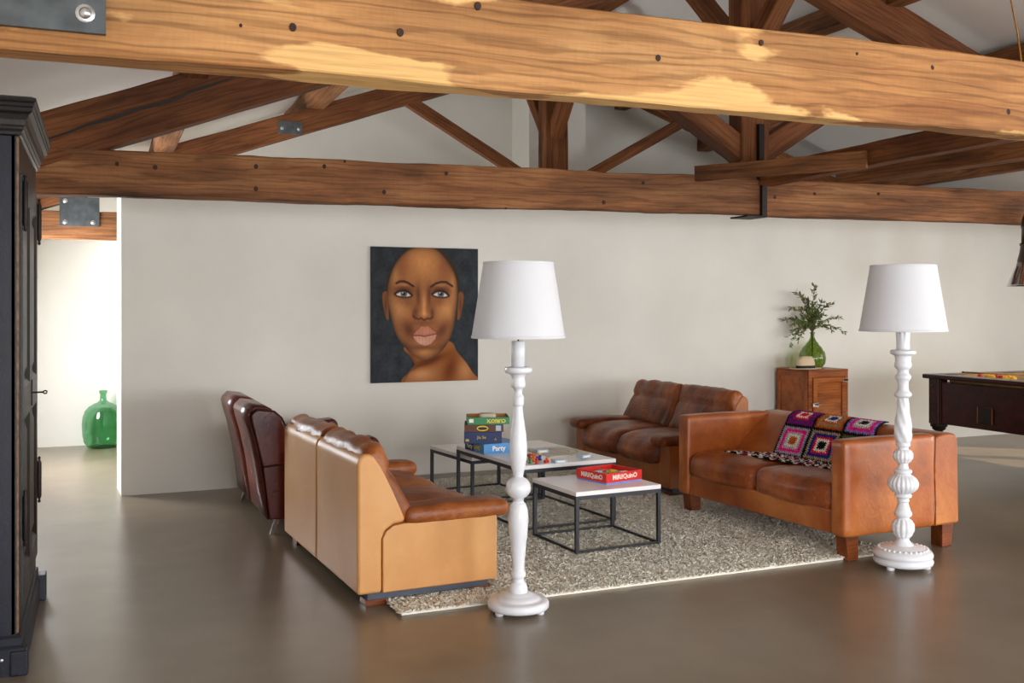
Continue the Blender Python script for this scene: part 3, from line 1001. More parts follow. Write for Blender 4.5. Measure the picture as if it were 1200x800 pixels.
# ------------------------------------------------------------------ coffee tables
def coffee_table(label, corner, rz, wx, ly, h, zb):
    t = thing('coffee_table', label, 'table', (corner[0], corner[1], zb), rz, None)
    h = h - zb
    MB().box(0, wx, 0, ly, h - .026, h).build('table_top', M['table_white'], t, bev=.002)
    q = .022
    f = MB()
    for y_ in (0, ly - q): f.box(q, wx - q, y_, y_ + q, h - .05, h - .0265)
    for x_ in (0, wx - q): f.box(x_, x_ + q, 0, ly, h - .05, h - .0265)
    f.build('top_frame', M['black_metal'], t)
    for x_ in (0, wx - q):
        for y_ in (0, ly - q): box('leg', M['black_metal'], t, x_, x_ + q, y_, y_ + q, 0, h - .05)
    for y_ in (0, ly - q): box('floor_rail', M['black_metal'], t, q, wx - q, y_ + .004, y_ + q - .004, 0, .014)
    for x_ in (0, wx - q): box('floor_rail', M['black_metal'], t, x_ + .004, x_ + q - .004, q, ly - q, 0, .014)
    return t


BR = math.radians(5)
coffee_table('small square white coffee table holding the red game box', (2.625, 5.475), math.radians(4.5), .61, .56, .391, RZ)
coffee_table('large white coffee table holding the stack of board games', (2.575, 6.17), BR, .72, 1.09, .45, RZ)
coffee_table('small white coffee table tucked partly under the large one beside the stacked games', (2.532, 7.06), math.radians(7), .63, .74, .385, RZ)


# ------------------------------------------------------------------ board games
def text(s, size, mat, parent, loc, rot, bold=.0, ax=1.0, name='lettering'):
    cu = bpy.data.curves.new('t', 'FONT')
    cu.body = s
    cu.size = size
    cu.align_x, cu.align_y = 'CENTER', 'CENTER'
    cu.extrude = .0004
    cu.offset = bold
    cu.resolution_u = 2
    ob = bpy.data.objects.new('t', cu)
    C.objects.link(ob)
    dg = bpy.context.evaluated_depsgraph_get()
    me = bpy.data.meshes.new_from_object(ob.evaluated_get(dg))
    bpy.data.objects.remove(ob)
    o = link(name, me, mat, parent)
    o.location = loc
    o.rotation_euler = rot
    o.scale = (ax, 1, 1)
    return o


def open_box(t, mat, inner, wx, ly, h, th=.004):
    m = MB().box(0, wx, 0, th, 0, h).box(0, wx, ly - th, ly, 0, h).box(0, th, th, ly - th, 0, h).box(wx - th, wx, th, ly - th, 0, h).box(th, wx - th, th, ly - th, 0, th)
    m.build('box_tray', mat, t)
    if inner: box('box_insert', inner, t, th, wx - th, th, ly - th, h * .35, h * .45)


rb = thing('game_box', 'open red board game box with white lettering on the small table', 'game box', (2.907, 5.63, .391), math.radians(14))
box('box_base', M['blue_base'], rb, .003, .297, .003, .287, 0, .012)
m = MB()
wx, ly, h0, h1, th = .30, .29, .010, .068, .004
m.box(0, wx, 0, th, h0, h1).box(0, wx, ly - th, ly, h0, h1).box(0, th, th, ly - th, h0, h1).box(wx - th, wx, th, ly - th, h0, h1)
m.build('box_lid', M['box_red'], rb)
box('box_insert', M['card'], rb, th, wx - th, th, ly - th, .03, .036)
for i, (x_, y_, c) in enumerate(((.08, .1, 'play_green'), (.14, .07, 'play_green'), (.2, .17, 'play_yellow'), (.11, .2, 'pale_blue'), (.23, .09, 'ink_white'), (.06, .19, 'card_brown'), (.17, .23, 'play_orange'))):
    box('game_token', M[c], rb, x_ - .022, x_ + .022, y_ - .016, y_ + .016, .036, .054, .003)
text('MiRi!QuinO', .042, M['ink_white'], rb, (.155, -.0006, .040), (PI / 2, 0, 0), .0012)
text('MiRi!QuinO', .042, M['ink_white'], rb, (-.0006, .14, .040), (PI / 2, 0, -PI / 2), .0012)

Z = .45
sk = thing('game_box', 'sky-blue board game box at the bottom of the games stack', 'game box', (2.512, 6.75, Z), math.radians(6), 'stacked board games')
box('box_body', M['box_sky'], sk, 0, .30, 0, .31, 0, .072, .001)
box('label_panel', M['box_navy'], sk, -.0008, 0, .16, .31, .004, .070)
text('Party', .045, M['ink_white'], sk, (-.0014, .235, .036), (PI / 2, 0, -PI / 2), .0008)
text('GAME', .04, M['ink_yellow'], sk, (-.0014, .115, .036), (PI / 2, 0, -PI / 2), .001)
text('Party', .05, M['ink_white'], sk, (.12, -.0006, .036), (PI / 2, 0, 0), .0008)
Z += .072
A_ = math.radians(-20)
nb = thing('game_box', 'navy-blue board game box with small gold lettering in the games stack', 'game box', (2.40, 6.855, Z), A_, 'stacked board games')
box('box_body', M['box_navy'], nb, 0, .27, 0, .27, 0, .080, .001)
text('Jia Se', .03, M['ink_gold'], nb, (.125, -.0006, .042), (PI / 2, 0, 0), .0006)
box('age_badge', M['ink_gold'], nb, .012, .036, -.0008, 0, .014, .030)
text('A', .022, M['ink_gold'], nb, (.225, -.0006, .028), (PI / 2, 0, 0), .0006)
Z += .080
bb = thing('game_box', 'thin brown board game box with yellow oval logo in the games stack', 'game box', (2.405, 6.862, Z), A_, 'stacked board games')
box('box_body', M['box_brown'], bb, 0, .28, 0, .27, 0, .052, .001)
m = MB()
m.add([(.13 + .042 * math.cos(a), -.0006, .026 + .019 * math.sin(a)) for a in [2 * PI * i / 20 for i in range(20)]], [tuple(range(20))])
m.build('logo_oval', M['ink_yellow'], bb)
m = MB()
m.add([(.13 + .034 * math.cos(a), -.0010, .025 + .011 * math.sin(a)) for a in [2 * PI * i / 20 for i in range(20)]], [tuple(range(20))])
m.build('logo_oval', M['ink_black'], bb)
box('label_panel', M['pale_blue'], bb, .225, .262, -.0008, 0, .008, .046)
Z += .052
gb = thing('game_box', 'open green board game box on top of the games stack', 'game box', (2.43, 6.86, Z), A_ + .05, 'stacked board games')
open_box(gb, M['box_green'], M['card_brown'], .30, .27, .050)
text('CURIO\'X', .034, M['ink_yellow'], gb, (.205, -.0006, .026), (PI / 2, PI, 0), .0014)
box('label_panel', M['ink_white'], gb, .010, .042, -.0008, 0, .014, .040)
soft('box_contents', M['card'], gb, (.12, .12, .06), .02, (.15, .14, .04), n=6)
box('box_rim', M['card_brown'], gb, .004, .296, .2655, .2695, .0, .0515)

# loose play things on the large table
TZ = .45
p = px(640, 526, TZ)
gbd = thing('game_board', 'beige folding game board with ring print on the large white table', 'game board', (2.90, 6.46, TZ), BR)
box('board_panel', M['board'], gbd, 0, .17, 0, .42, 0, .005)
box('board_panel', M['board'], gbd, .173, .343, 0, .42, 0, .005)
for r_ in (.15, .09):
    m = MB()
    n_ = 40
    V = [(.172 + q * math.cos(2 * PI * i / n_), .21 + q * math.sin(2 * PI * i / n_), .0056) for q in (r_, r_ - .010) for i in range(n_)]
    m.add(V, [(i, (i + 1) % n_, (i + 1) % n_ + n_, i + n_) for i in range(n_)])
    m.build('printed_ring', M['board_line'], gbd)
box('fold_line', M['ink_black'], gbd, .1698, .1732, 0, .42, .0, .0052)
for (x_, y_), lab in (((655, 543), 'pale blue card box lying near the front edge of the large table'), ((684, 537), 'pale blue card box lying beside the game board near the table corner'), ((634, 531), 'pale blue card box lying behind the coloured game pieces')):
    q = px(x_, y_, TZ)
    cb = thing('card_box', lab, 'card box', (q.x, q.y, TZ + .006), BR + (.3 if x_ > 660 else 0))
    box('box_body', M['pale_blue'], cb, -.045, .045, -.03, .03, 0, .022, .001)
    box('label_panel', M['ink_white'], cb, -.03, .03, -.0306, -.03, .005, .017)
cols = ['red', 'green', 'blue', 'yellow', 'orange']
pts = [(621, 537), (624, 541), (616, 541), (628, 535), (632, 536), (618, 536), (625, 537), (630, 539), (621, 543), (627, 541), (633, 539), (638, 543), (641, 542), (617, 539), (629, 543), (613, 538)]
protos = {}
for i, (x_, y_) in enumerate(pts):
    c = cols[(i * 3 + i // 4) % 5]
    q = px(x_, y_, TZ + .006)
    if c not in protos:
        me_ = MB().lathe([(.012, 0), (.013, .004), (.008, .012), (.006, .018), (.010, .024), (.010, .030), (.005, .036), (0, .037)], 12)
        me_ = mesh('pawn', me_.V, me_.F, True)
        me_.materials.append(M['play_' + c])
        protos[c] = me_
    o = link('game_pawn', protos[c])
    o.location = (q.x, q.y, TZ + .0062)
    if i % 2:
        o.rotation_euler = (PI / 2, 0, i * 1.3)
        o.location.z += .0128
    tag(o, 'small %s game pawn in the heap on the large white table' % c, 'game piece', 'game pawns heaped on the large table')


# ------------------------------------------------------------------ floor lamps
def shade(t, zb, zt, rb_, rt):
    m = MB()
    n = 64
    prof = [(rb_, zb), (rt, zt), (rt - .003, zt), (rb_ - .003, zb)]
    V, Fc = [], []
    for r_, z_ in prof:
        V += [(r_ * math.cos(2 * PI * i / n), r_ * math.sin(2 * PI * i / n), z_) for i in range(n)]
    for k in range(4):
        for i in range(n):
            Fc.append((k * n + i, k * n + (i + 1) % n, ((k + 1) % 4) * n + (i + 1) % n, ((k + 1) % 4) * n + i))
    o = m.add(V, Fc).build('lamp_shade', M['shade'], t)
    for p_ in o.data.polygons: p_.use_smooth = True
    o.data.set_sharp_from_angle(angle=math.radians(40))
    for z_, r_ in ((zb + .006, rb_), (zt - .006, rt)):
        q = MB()
        q.lathe([(r_ + .0003, z_ - .006), (r_ + .0018, z_ - .006), (r_ + .0018, z_ + .006), (r_ + .0003, z_ + .006)], n)
        q.F = q.F[:-2]
        q.build('shade_trim', M['shade'], o, smooth=True)
    m = MB()
    for a in range(3):
        m.tube([(0, 0, zt - .02), (rt * math.cos(a * 2.094), rt * math.sin(a * 2.094), zt - .006)], .002, 6)
    m.tube([(0, 0, zb - .06), (0, 0, zt - .015)], .004, 6)
    m.build('shade_carrier', M['iron'], t)
    MB().lathe([(0, zb + .09), (.014, zb + .09), (.014, zb + .13), (.03, zb + .17), (.03, zb + .2), (.015, zb + .225), (0, zb + .23)], 16).build('bulb', M['ink_white'], t, smooth=True)


def smooth_prof(pts, k=3):
    out = []
    for i in range(len(pts) - 1):
        (r0, z0), (r1, z1) = pts[i], pts[i + 1]
        for j in range(k):
            t = j / k
            s = t * t * (3 - 2 * t)
            out.append((r0 + (r1 - r0) * s, z0 + (z1 - z0) * t))
    return out + [pts[-1]]


q = 5.0 / F
fl = thing('floor_lamp', 'white turned-wood floor lamp with smooth ball, beside the tan sofa', 'floor lamp', (1.90, 4.62, 0))
zz = lambda y: 1.5 - (y - 359) * q
prof = [(7.0, 697.5), (10.8, 693), (11, 688), (9.5, 683), (7.2, 680), (6.6, 677), (8.8, 674), (8.8, 670), (7, 667), (7.2, 661), (9, 641), (11, 622), (12, 607), (11.2, 597), (9, 590), (6.6, 587.5), (6.3, 586)]
MB().lathe(smooth_prof([(r * q, zz(y)) for r, y in prof]), 32).build('lower_baluster', M['white_paint'], fl, smooth=True)
ball = [(6.3, 587)] + [(14.8 * math.cos(a), 571 - 13.5 * math.sin(a)) for a in [-1.12 + 2.24 * i / 14 for i in range(15)]] + [(6.0, 558)]
MB().lathe([(r * q, zz(y)) for r, y in ball], 36).build('ball', M['white_paint'], fl, smooth=True)
prof = [(5.6, 559), (6.5, 553), (8.6, 546), (10.2, 535), (10.4, 524), (9.6, 510), (7.6, 496), (6, 486), (5.2, 477), (5.0, 475)]
MB().lathe(smooth_prof([(r * q, zz(y)) for r, y in prof]), 32).build('upper_baluster', M['white_paint'], fl, smooth=True)
prof = [(5.0, 476), (6.6, 474), (6.6, 469), (6.9, 467), (6.9, 465), (5, 462), (4.3, 457.5), (5.4, 455), (8.4, 453), (8.6, 449), (8, 446), (7.6, 443), (8.4, 440), (10, 438), (15.6, 436), (16.2, 433), (15.6, 430), (8.4, 429.4)]
MB().lathe(smooth_prof([(r * q, zz(y)) for r, y in prof], 2), 32).build('collar', M['white_paint'], fl, smooth=True)
MB().lathe([(8.0 * q, zz(430)), (8.0 * q, zz(400)), (7.2 * q, zz(399.4))], 28).build('neck', M['white_paint'], fl, smooth=True)
MB().lathe(smooth_prof([(.145, .022), (.151, .030), (.151, .048), (.146, .058), (.140, .062), (.108, .066), (.102, .074), (.088, .082), (.078, .085), (.066, .092), (.05, .098), (.03, .099)], 2), 56).build('base', M['white_paint'], fl, smooth=True)
for a in (.4, 2.5, 4.6):
    MB().lathe([(.018, 0), (.021, .006), (.021, .022), (.015, .026)], 14, (.115 * math.cos(a - 1.2), .115 * math.sin(a - 1.2))).build('foot', M['white_paint'], fl, smooth=True)
shade(fl, 1.345, 1.718, .231, .172)

q2 = 5.85 / F
fr = thing('floor_lamp', 'white carved floor lamp with gadrooned ball and two-tier base, beside the cognac sofa', 'floor lamp', (4.28, 4.58, 0))
z2 = lambda y: 1.5 - (y - 359) * q2
pt = lambda L_: [(r * q2, z2(y)) for r, y in L_]
WPt = M['white_paint']
MB().lathe([(.150, .022), (.162, .028), (.166, .045), (.160, .056), (.152, .060), (.162, .066), (.165, .080), (.158, .096), (.14, .106), (.125, .112), (.118, .118), (.09, .122), (.07, .128), (.05, .13)], 56).build('base', WPt, fr, smooth=True)
for i in range(28):
    a = 2 * PI * i / 28
    m = MB().lathe([(.0, .108), (.008, .110), (.010, .116), (.006, .122), (0, .123)], 8)
    o = m.build('bead', WPt, fr, smooth=True) if i == 0 else None
    if i == 0: bead = o
    else:
        o = bead.copy()
        C.objects.link(o)
    o.location = (.132 * math.cos(a), .132 * math.sin(a), -.004)
flute = lambda k, d: (lambda a, z: 1 + d * (abs(math.sin(k * a / 2)) - .6))
MB().lathe(smooth_prof(pt([(12.5, 641), (12, 638), (9, 635), (7, 632), (7, 629.5)])), 32).build('foot_moulding', WPt, fr, smooth=True)
MB().lathe(smooth_prof(pt([(7, 630), (10, 626), (12.3, 620), (12.3, 614), (10, 609.5), (7.2, 607)])), 96, gad=flute(12, .10)).build('carved_bulb', WPt, fr, smooth=True)
MB().lathe(smooth_prof(pt([(7, 608), (7, 605.5), (9.8, 603.5), (10.1, 601), (8, 596), (6.4, 591), (6, 588), (6.9, 587), (6.9, 585), (6, 583.5), (9.5, 582), (9.9, 579.5), (8, 578)])), 32).build('spindle', WPt, fr, smooth=True)
MB().lathe(pt([(8, 579)] + [(17 * math.cos(a), 566.5 - 12.6 * math.sin(a)) for a in [-1.05 + 2.1 * i / 16 for i in range(17)]] + [(8, 554)]), 120, gad=flute(20, .07)).build('gadrooned_ball', WPt, fr, smooth=True)
MB().lathe(smooth_prof(pt([(8, 555), (10, 553), (10, 550.5), (6.5, 548.5), (5.6, 545), (5.8, 542)])), 32).build('ring_neck', WPt, fr, smooth=True)
MB().lathe(smooth_prof(pt([(5.8, 542.5), (8.6, 540), (10.9, 536), (10.9, 531), (9, 527.5), (6.2, 526)])), 96, gad=flute(14, .09)).build('carved_bulb', WPt, fr, smooth=True)
MB().lathe(smooth_prof(pt([(6, 526.5), (6, 523.5), (8, 522), (8.2, 519.5), (7.6, 518)])), 32).build('ring_neck', WPt, fr, smooth=True)
tw = lambda a, z: 1 + .05 * math.sin(6 * a + z * 60)
MB().lathe(smooth_prof(pt([(7.6, 518.5), (9.2, 514), (10.1, 508), (10, 502), (9, 494), (7.6, 484), (6.6, 475), (6.2, 468), (6.2, 465)]), 4), 96, gad=tw).build('twisted_baluster', WPt, fr, smooth=True)
MB().lathe(smooth_prof(pt([(6.2, 466), (9.4, 464), (9.8, 461), (7, 458), (6, 455), (6, 449), (6.6, 446), (9, 443), (9, 440), (6.4, 437), (6.2, 433), (9.4, 430), (9.6, 426), (8.6, 423), (9, 418), (10, 416), (14, 414.5), (14.5, 412), (13.6, 410), (7.6, 409.5)]), 2), 40).build('collar', WPt, fr, smooth=True)
drip = lambda a, z: 1 + .06 * math.sin(9 * a) * max(0, min(1, (z - 1.28) * 14))
MB().lathe(smooth_prof(pt([(7.5, 410), (7.4, 400), (7.6, 393), (7.4, 386), (6.6, 385.5)]), 3), 72, gad=drip).build('candle_neck', WPt, fr, smooth=True)
for a in (.4, 2.5, 4.6):
    MB().lathe([(.019, 0), (.023, .006), (.023, .020), (.015, .026)], 14, (.125 * math.cos(a - 1.2), .125 * math.sin(a - 1.2))).build('foot', WPt, fr, smooth=True)
shade(fr, 1.357, 1.738, .241, .180)


# ------------------------------------------------------------------ portrait
PX0, PX1, PZ0, PZ1 = 2.175, 3.17, .832, 2.022


def portrait():
    nu, nv = 190, 228
    U, Vv = np.meshgrid(np.linspace(0, 1, nu), np.linspace(0, 1, nv))
    X = 22 + 613 * U
    Y = 20 + 770 * Vv
    def sd(poly):
        P = np.array(poly, float)
        d = np.full(X.shape, 1e9)
        ins = np.zeros(X.shape, bool)
        for i in range(len(P)):
            a, b = P[i], P[(i + 1) % len(P)]
            e = b - a
            t = np.clip(((X - a[0]) * e[0] + (Y - a[1]) * e[1]) / (e @ e + 1e-9), 0, 1)
            d = np.minimum(d, np.hypot(X - a[0] - t * e[0], Y - a[1] - t * e[1]))
            c = ((a[1] > Y) != (b[1] > Y)) & (X < (b[0] - a[0]) * (Y - a[1]) / (b[1] - a[1] + 1e-9) + a[0])
            ins ^= c
        return np.where(ins, d, -d)
    def line(pts):
        d = np.full(X.shape, 1e9)
        for a, b in zip(pts, pts[1:]):
            a, b = np.array(a, float), np.array(b, float)
            e = b - a
            t = np.clip(((X - a[0]) * e[0] + (Y - a[1]) * e[1]) / (e @ e + 1e-9), 0, 1)
            d = np.minimum(d, np.hypot(X - a[0] - t * e[0], Y - a[1] - t * e[1]))
        return d
    def spl(pts, n=8):
        out = []
        m_ = len(pts)
        for i in range(m_):
            p0, p1, p2, p3 = [np.array(pts[(i + k) % m_], float) for k in (-1, 0, 1, 2)]
            for j in range(n):
                t = j / n
                out.append(tuple(.5 * (2 * p1 + (p2 - p0) * t + (2 * p0 - 5 * p1 + 4 * p2 - p3) * t * t + (3 * p1 - p0 - 3 * p2 + p3) * t ** 3)))
        return out
    def g(cx, cy, sx, sy, rot=0):
        c, s = math.cos(rot), math.sin(rot)
        dx, dy = X - cx, Y - cy
        return np.exp(-((dx * c + dy * s) / sx) ** 2 - ((-dx * s + dy * c) / sy) ** 2)
    st = lambda a, w: np.clip(a / w + .5, 0, 1)
    img = np.zeros(X.shape + (3,))
    img[:] = (44, 49, 54)
    nz = np.array([[noise.noise(Vector((x * .02, y * .012, 0))) + .6 * noise.noise(Vector((x * .06, y * .05, 3))) for x in X[0]] for y in Y[:, 0]])
    img *= (1 + .30 * nz)[..., None]
    def mix(mask, col):
        nonlocal img
        img = img * (1 - mask[..., None]) + np.array(col, float) * mask[..., None]
    # neck and shoulder
    sh = sd(spl([(205, 590), (235, 640), (262, 690), (232, 730), (196, 800), (420, 830), (628, 800), (600, 740), (560, 680), (510, 620), (468, 560), (330, 560)]))
    base = np.zeros(X.shape + (3,)); base[:] = (158, 96, 48)
    base += 46 * g(300, 745, 70, 40)[..., None] + 34 * g(560, 730, 45, 60)[..., None] - 44 * g(470, 720, 40, 90, .3)[..., None] - 58 * g(345, 672, 110, 26, -.35)[..., None] - 36 * g(240, 660, 30, 50)[..., None]
    img = np.where(st(sh, 5)[..., None] > 0, img * (1 - st(sh, 5)[..., None]) + base * st(sh, 5)[..., None], img)
    sl_ = line([(196, 790), (232, 730), (280, 700), (350, 682), (400, 650)])
    mix(.55 * np.exp(-(sl_ / 6) ** 2), (86, 46, 22))
    # hair shadow, ears
    mix(st(sd(spl([(310, 10), (420, 34), (490, 110), (524, 200), (522, 300), (500, 300), (300, 200), (120, 300), (110, 200), (160, 90), (230, 30)])), 8), (58, 40, 28))
    for ex, s in ((96, 1), (534, -1)):
        mix(st(sd(spl([(ex + 12 * s, 276), (ex - 12 * s, 282), (ex - 13 * s, 330), (ex - 2 * s, 390), (ex + 10 * s, 432), (ex + 22 * s, 425), (ex + 18 * s, 340)])), 4), (136, 82, 44))
        mix(.6 * g(ex + 4 * s, 350, 7, 50), (82, 44, 22))
    # face
    fc_ = sd(spl([(310, 14), (390, 30), (458, 100), (500, 180), (514, 260), (510, 340), (496, 440), (484, 500), (460, 560), (420, 615), (372, 650), (325, 666), (275, 650), (222, 606), (165, 530), (138, 450), (112, 340), (108, 280), (124, 190), (165, 100), (230, 34)]))
    f = np.zeros(X.shape + (3,)); f[:] = (164, 104, 60)
    def addf(k, m_): 
        nonlocal f
        f = f + m_[..., None] * np.array(k, float) * (1.7 if k[0] > 0 else 1.05)
    addf((30, 24, 14), g(310, 110, 120, 80))
    addf((26, 22, 16), g(170, 370, 45, 70, -.3)); addf((28, 24, 16), g(452, 370, 45, 70, .3))
    addf((34, 28, 20), g(318, 350, 12, 60)); addf((22, 18, 12), g(320, 400, 22, 18))
    addf((22, 18, 10), g(325, 622, 50, 22))
    addf((18, 18, 10), g(150, 170, 25, 70)); addf((24, 20, 12), g(488, 230, 20, 80))
    for s, cx in ((-1, 200), (1, 414)):
        addf((-70, -56, -38), g(cx, 268, 58, 30)); addf((-20, -16, -10), g(cx, 330, 60, 26))
        addf((20, 18, 14), g(cx, 235, 36, 9))
    addf((-48, -36, -22), g(284, 300, 13, 60)); addf((-44, -34, -20), g(346, 300, 12, 60)); addf((-46, -36, -22), g(268, 390, 14, 34)); addf((-40, -30, -18), g(366, 392, 14, 34))
    addf((-52, -42, -26), g(230, 490, 34, 60, -.5)); addf((-48, -38, -24), g(420, 500, 30, 60, .5))
    addf((-40, -32, -20), g(320, 595, 70, 14)); addf((-36, -30, -18), g(215, 590, 40, 30, .6)); addf((-30, -24, -14), g(430, 590, 36, 34, -.7))
    addf((-24, -22, -14), g(200, 130, 50, 60)); addf((-26, -24, -16), g(430, 120, 50, 60))
    addf((-30, -24, -14), g(320, 452, 60, 14))
    f = f * (1 - .42 * np.exp(-np.clip(fc_, 0, None) / 15))[..., None] * (1 + .06 * nz)[..., None]
    mk = st(fc_, 5)[..., None]
    img = img * (1 - mk) + f * mk
    # nose
    mix(.85 * np.exp(-(line([(256, 412), (266, 424), (286, 430), (300, 424), (318, 436), (338, 426), (352, 430), (366, 420)]) / 6) ** 2), (78, 38, 20))
    mix(.5 * np.exp(-(line([(258, 384), (254, 404), (262, 420)]) / 5) ** 2), (90, 46, 24)); mix(.5 * np.exp(-(line([(364, 386), (368, 404), (362, 420)]) / 5) ** 2), (90, 46, 24))
    # brows
    for pts_ in ([(160, 226), (178, 216), (202, 214), (228, 224), (256, 242)], [(358, 244), (384, 226), (416, 216), (446, 216), (482, 240)]):
        mix(np.clip(1.25 * np.exp(-(line(pts_) / 5.5) ** 2), 0, 1), (52, 26, 16))
    # eyes
    for cx in (200, 413):
        al = sd(spl([(cx - 42, 288), (cx - 20, 274), (cx + 6, 271), (cx + 26, 280), (cx + 42, 295), (cx + 14, 301), (cx - 20, 298)]))
        mix(np.clip(np.exp(-((al + 3) / 7) ** 2), 0, 1) * .85, (50, 26, 18))
        mix(st(al, 4), (222, 218, 210))
        r_ = np.hypot(X - cx - 2, Y - 285)
        mix(st(al, 4) * st(19 - r_, 4), (98, 100, 104)); mix(st(al, 4) * st(9 - r_, 3), (24, 22, 24))
        mix(st(al, 4) * st(3.6 - np.hypot(X - cx + 4, Y - 279), 3), (240, 240, 240))
        mix(np.exp(-(line([(cx - 48, 286), (cx - 20, 271), (cx + 6, 267), (cx + 28, 277), (cx + 48, 294)]) / 5) ** 2), (36, 18, 14))
    # lips
    up_ = sd([(252, 524), (276, 496), (300, 472), (314, 470), (322, 476), (332, 468), (348, 474), (372, 498), (394, 512), (372, 520), (344, 522), (320, 528), (296, 522), (272, 524)])
    lo = sd([(252, 524), (272, 524), (296, 522), (320, 530), (344, 522), (372, 520), (392, 514), (382, 546), (356, 574), (326, 584), (292, 574), (266, 550)])
    mix(.6 * st(np.maximum(up_, lo) + 5, 8), (116, 66, 42))
    mix(st(up_, 5), (196, 124, 98)); mix(st(lo, 5), (212, 150, 124))
    mix(.5 * g(300, 560, 30, 14), (232, 180, 156)); mix(.4 * g(330, 500, 20, 14), (226, 164, 138))
    mix(.14 * (st(up_, 5) + st(lo, 5)) * (np.sin(X * .33) > .55), (150, 84, 64))
    mix(np.exp(-(line([(250, 524), (296, 524), (320, 530), (344, 524), (394, 514)]) / 3.2) ** 2) * .9, (88, 40, 30))
    mix(.5 * np.exp(-(line([(396, 512), (420, 490), (436, 470)]) / 6) ** 2), (110, 60, 36))
    img = np.clip(img, 0, 255) / 255
    l = np.where(img <= .04045, img / 12.92, ((img + .055) / 1.055) ** 2.4)
    W, H = PX1 - PX0, PZ1 - PZ0
    V = np.stack([U * W, np.zeros_like(U), (1 - Vv) * H], -1).reshape(-1, 3)
    idx = np.arange(nu * nv).reshape(nv, nu)
    Fq = np.stack([idx[:-1, :-1], idx[1:, :-1], idx[1:, 1:], idx[:-1, 1:]], -1).reshape(-1, 4)
    me = bpy.data.meshes.new('painted_canvas')
    me.from_pydata(V.tolist(), [], Fq.tolist())
    at = me.color_attributes.new('Col', 'FLOAT_COLOR', 'POINT')
    at.data.foreach_set('color', np.concatenate([l.reshape(-1, 3), np.ones((nu * nv, 1))], 1).reshape(-1))
    return me


pa = thing('portrait_painting', 'large unframed oil portrait of a woman with bare shoulder, hung on the wall', 'painting', (PX0, wallY(PX0) - .034, PZ0), math.atan(WS))
o = link('painted_canvas', portrait(), M['paint'], pa)
o.location.y = -.0008
box('stretcher', M['canvas_edge'], pa, 0, PX1 - PX0, 0, .032, 0, PZ1 - PZ0)


# ------------------------------------------------------------------ cabinet with vase and hat
cx0, cw, cdp, chh = 6.53, .50, .48, .867
cy0 = wallY(cx0 + cw) - .02 - cdp - .05
cab = thing('cabinet', 'orange-brown wooden icebox cabinet with chrome latch against the wall', 'cabinet', (cx0, cy0, 0), math.atan(WS))
box('body', M['cabinet'], cab, 0, cw, .02, cdp, .06, chh - .02, .006)
box('top', M['cabinet'], cab, -.004, cw + .004, -.004, cdp, chh - .02, chh, .008)
for x_ in (.02, cw - .07):
    for y_ in (.04, cdp - .07): box('foot', M['cabinet'], cab, x_, x_ + .05, y_, y_ + .05, 0, .06)
fm = MB().box(0, .045, 0, .022, .06, chh - .02).box(cw - .03, cw, 0, .022, .06, chh - .02).box(.045, cw - .03, 0, .022, chh - .075, chh - .02).box(.045, cw - .03, 0, .022, .06, .1)
fm.build('face_frame', M['cabinet'], cab, bev=.003)
dz0, dz1 = .105, chh - .08
dr = MB().box(.05, .10, -.012, .02, dz0, dz1).box(cw - .085, cw - .035, -.012, .02, dz0, dz1).box(.10, cw - .085, -.012, .02, dz1 - .05, dz1).box(.10, cw - .085, -.012, .02, dz0, dz0 + .05).build('door', M['cabinet'], cab, bev=.004)
box('door_panel', M['cabinet'], dr, .10, cw - .085, .004, .018, dz0 + .05, dz1 - .05)
m = MB().box(.035, .075, -.026, -.012, .50, .535).box(.075, .11, -.022, -.012, .495, .54)
m.tube([(.06, -.024, .517), (.06, -.05, .517), (.13, -.055, .52)], .006, 8)
m.build('latch', M['chrome'], dr, bev=.001)
for z_ in (.74, .2): box('hinge', M['chrome'], dr, cw - .075, cw - .01, -.016, -.011, z_, z_ + .03, .002)
for (ya, yb, za, zb) in ((.02, .06, .06, chh - .02), (cdp - .05, cdp, .06, chh - .02), (.06, cdp - .05, chh - .075, chh - .02), (.06, cdp - .05, .06, .12)):
    box('side_frame', M['cabinet'], cab, -.012, .001, ya, yb, za, zb, .003)

vx, vy = on_face(952, 400, cy0 + .32)[0], cy0 + .32
def bottle(name, mat, label, cat, loc, prof, n=40, th=.006):
    t = tag(MB().lathe(prof, n).build(name, mat, None, smooth=True), label, cat)
    t.location = loc
    return t


vprof = [(.0, .0), (.07, .0), (.105, .012), (.130, .05), (.137, .10), (.128, .15), (.100, .20), (.064, .245), (.034, .285), (.022, .315), (.020, .35), (.025, .354), (.025, .368), (.019, .370)]
bottle('vase', M['olive_glass'], 'green glass teardrop vase holding olive branches on the cabinet', 'vase', (vx, vy, chh), smooth_prof(vprof, 3))

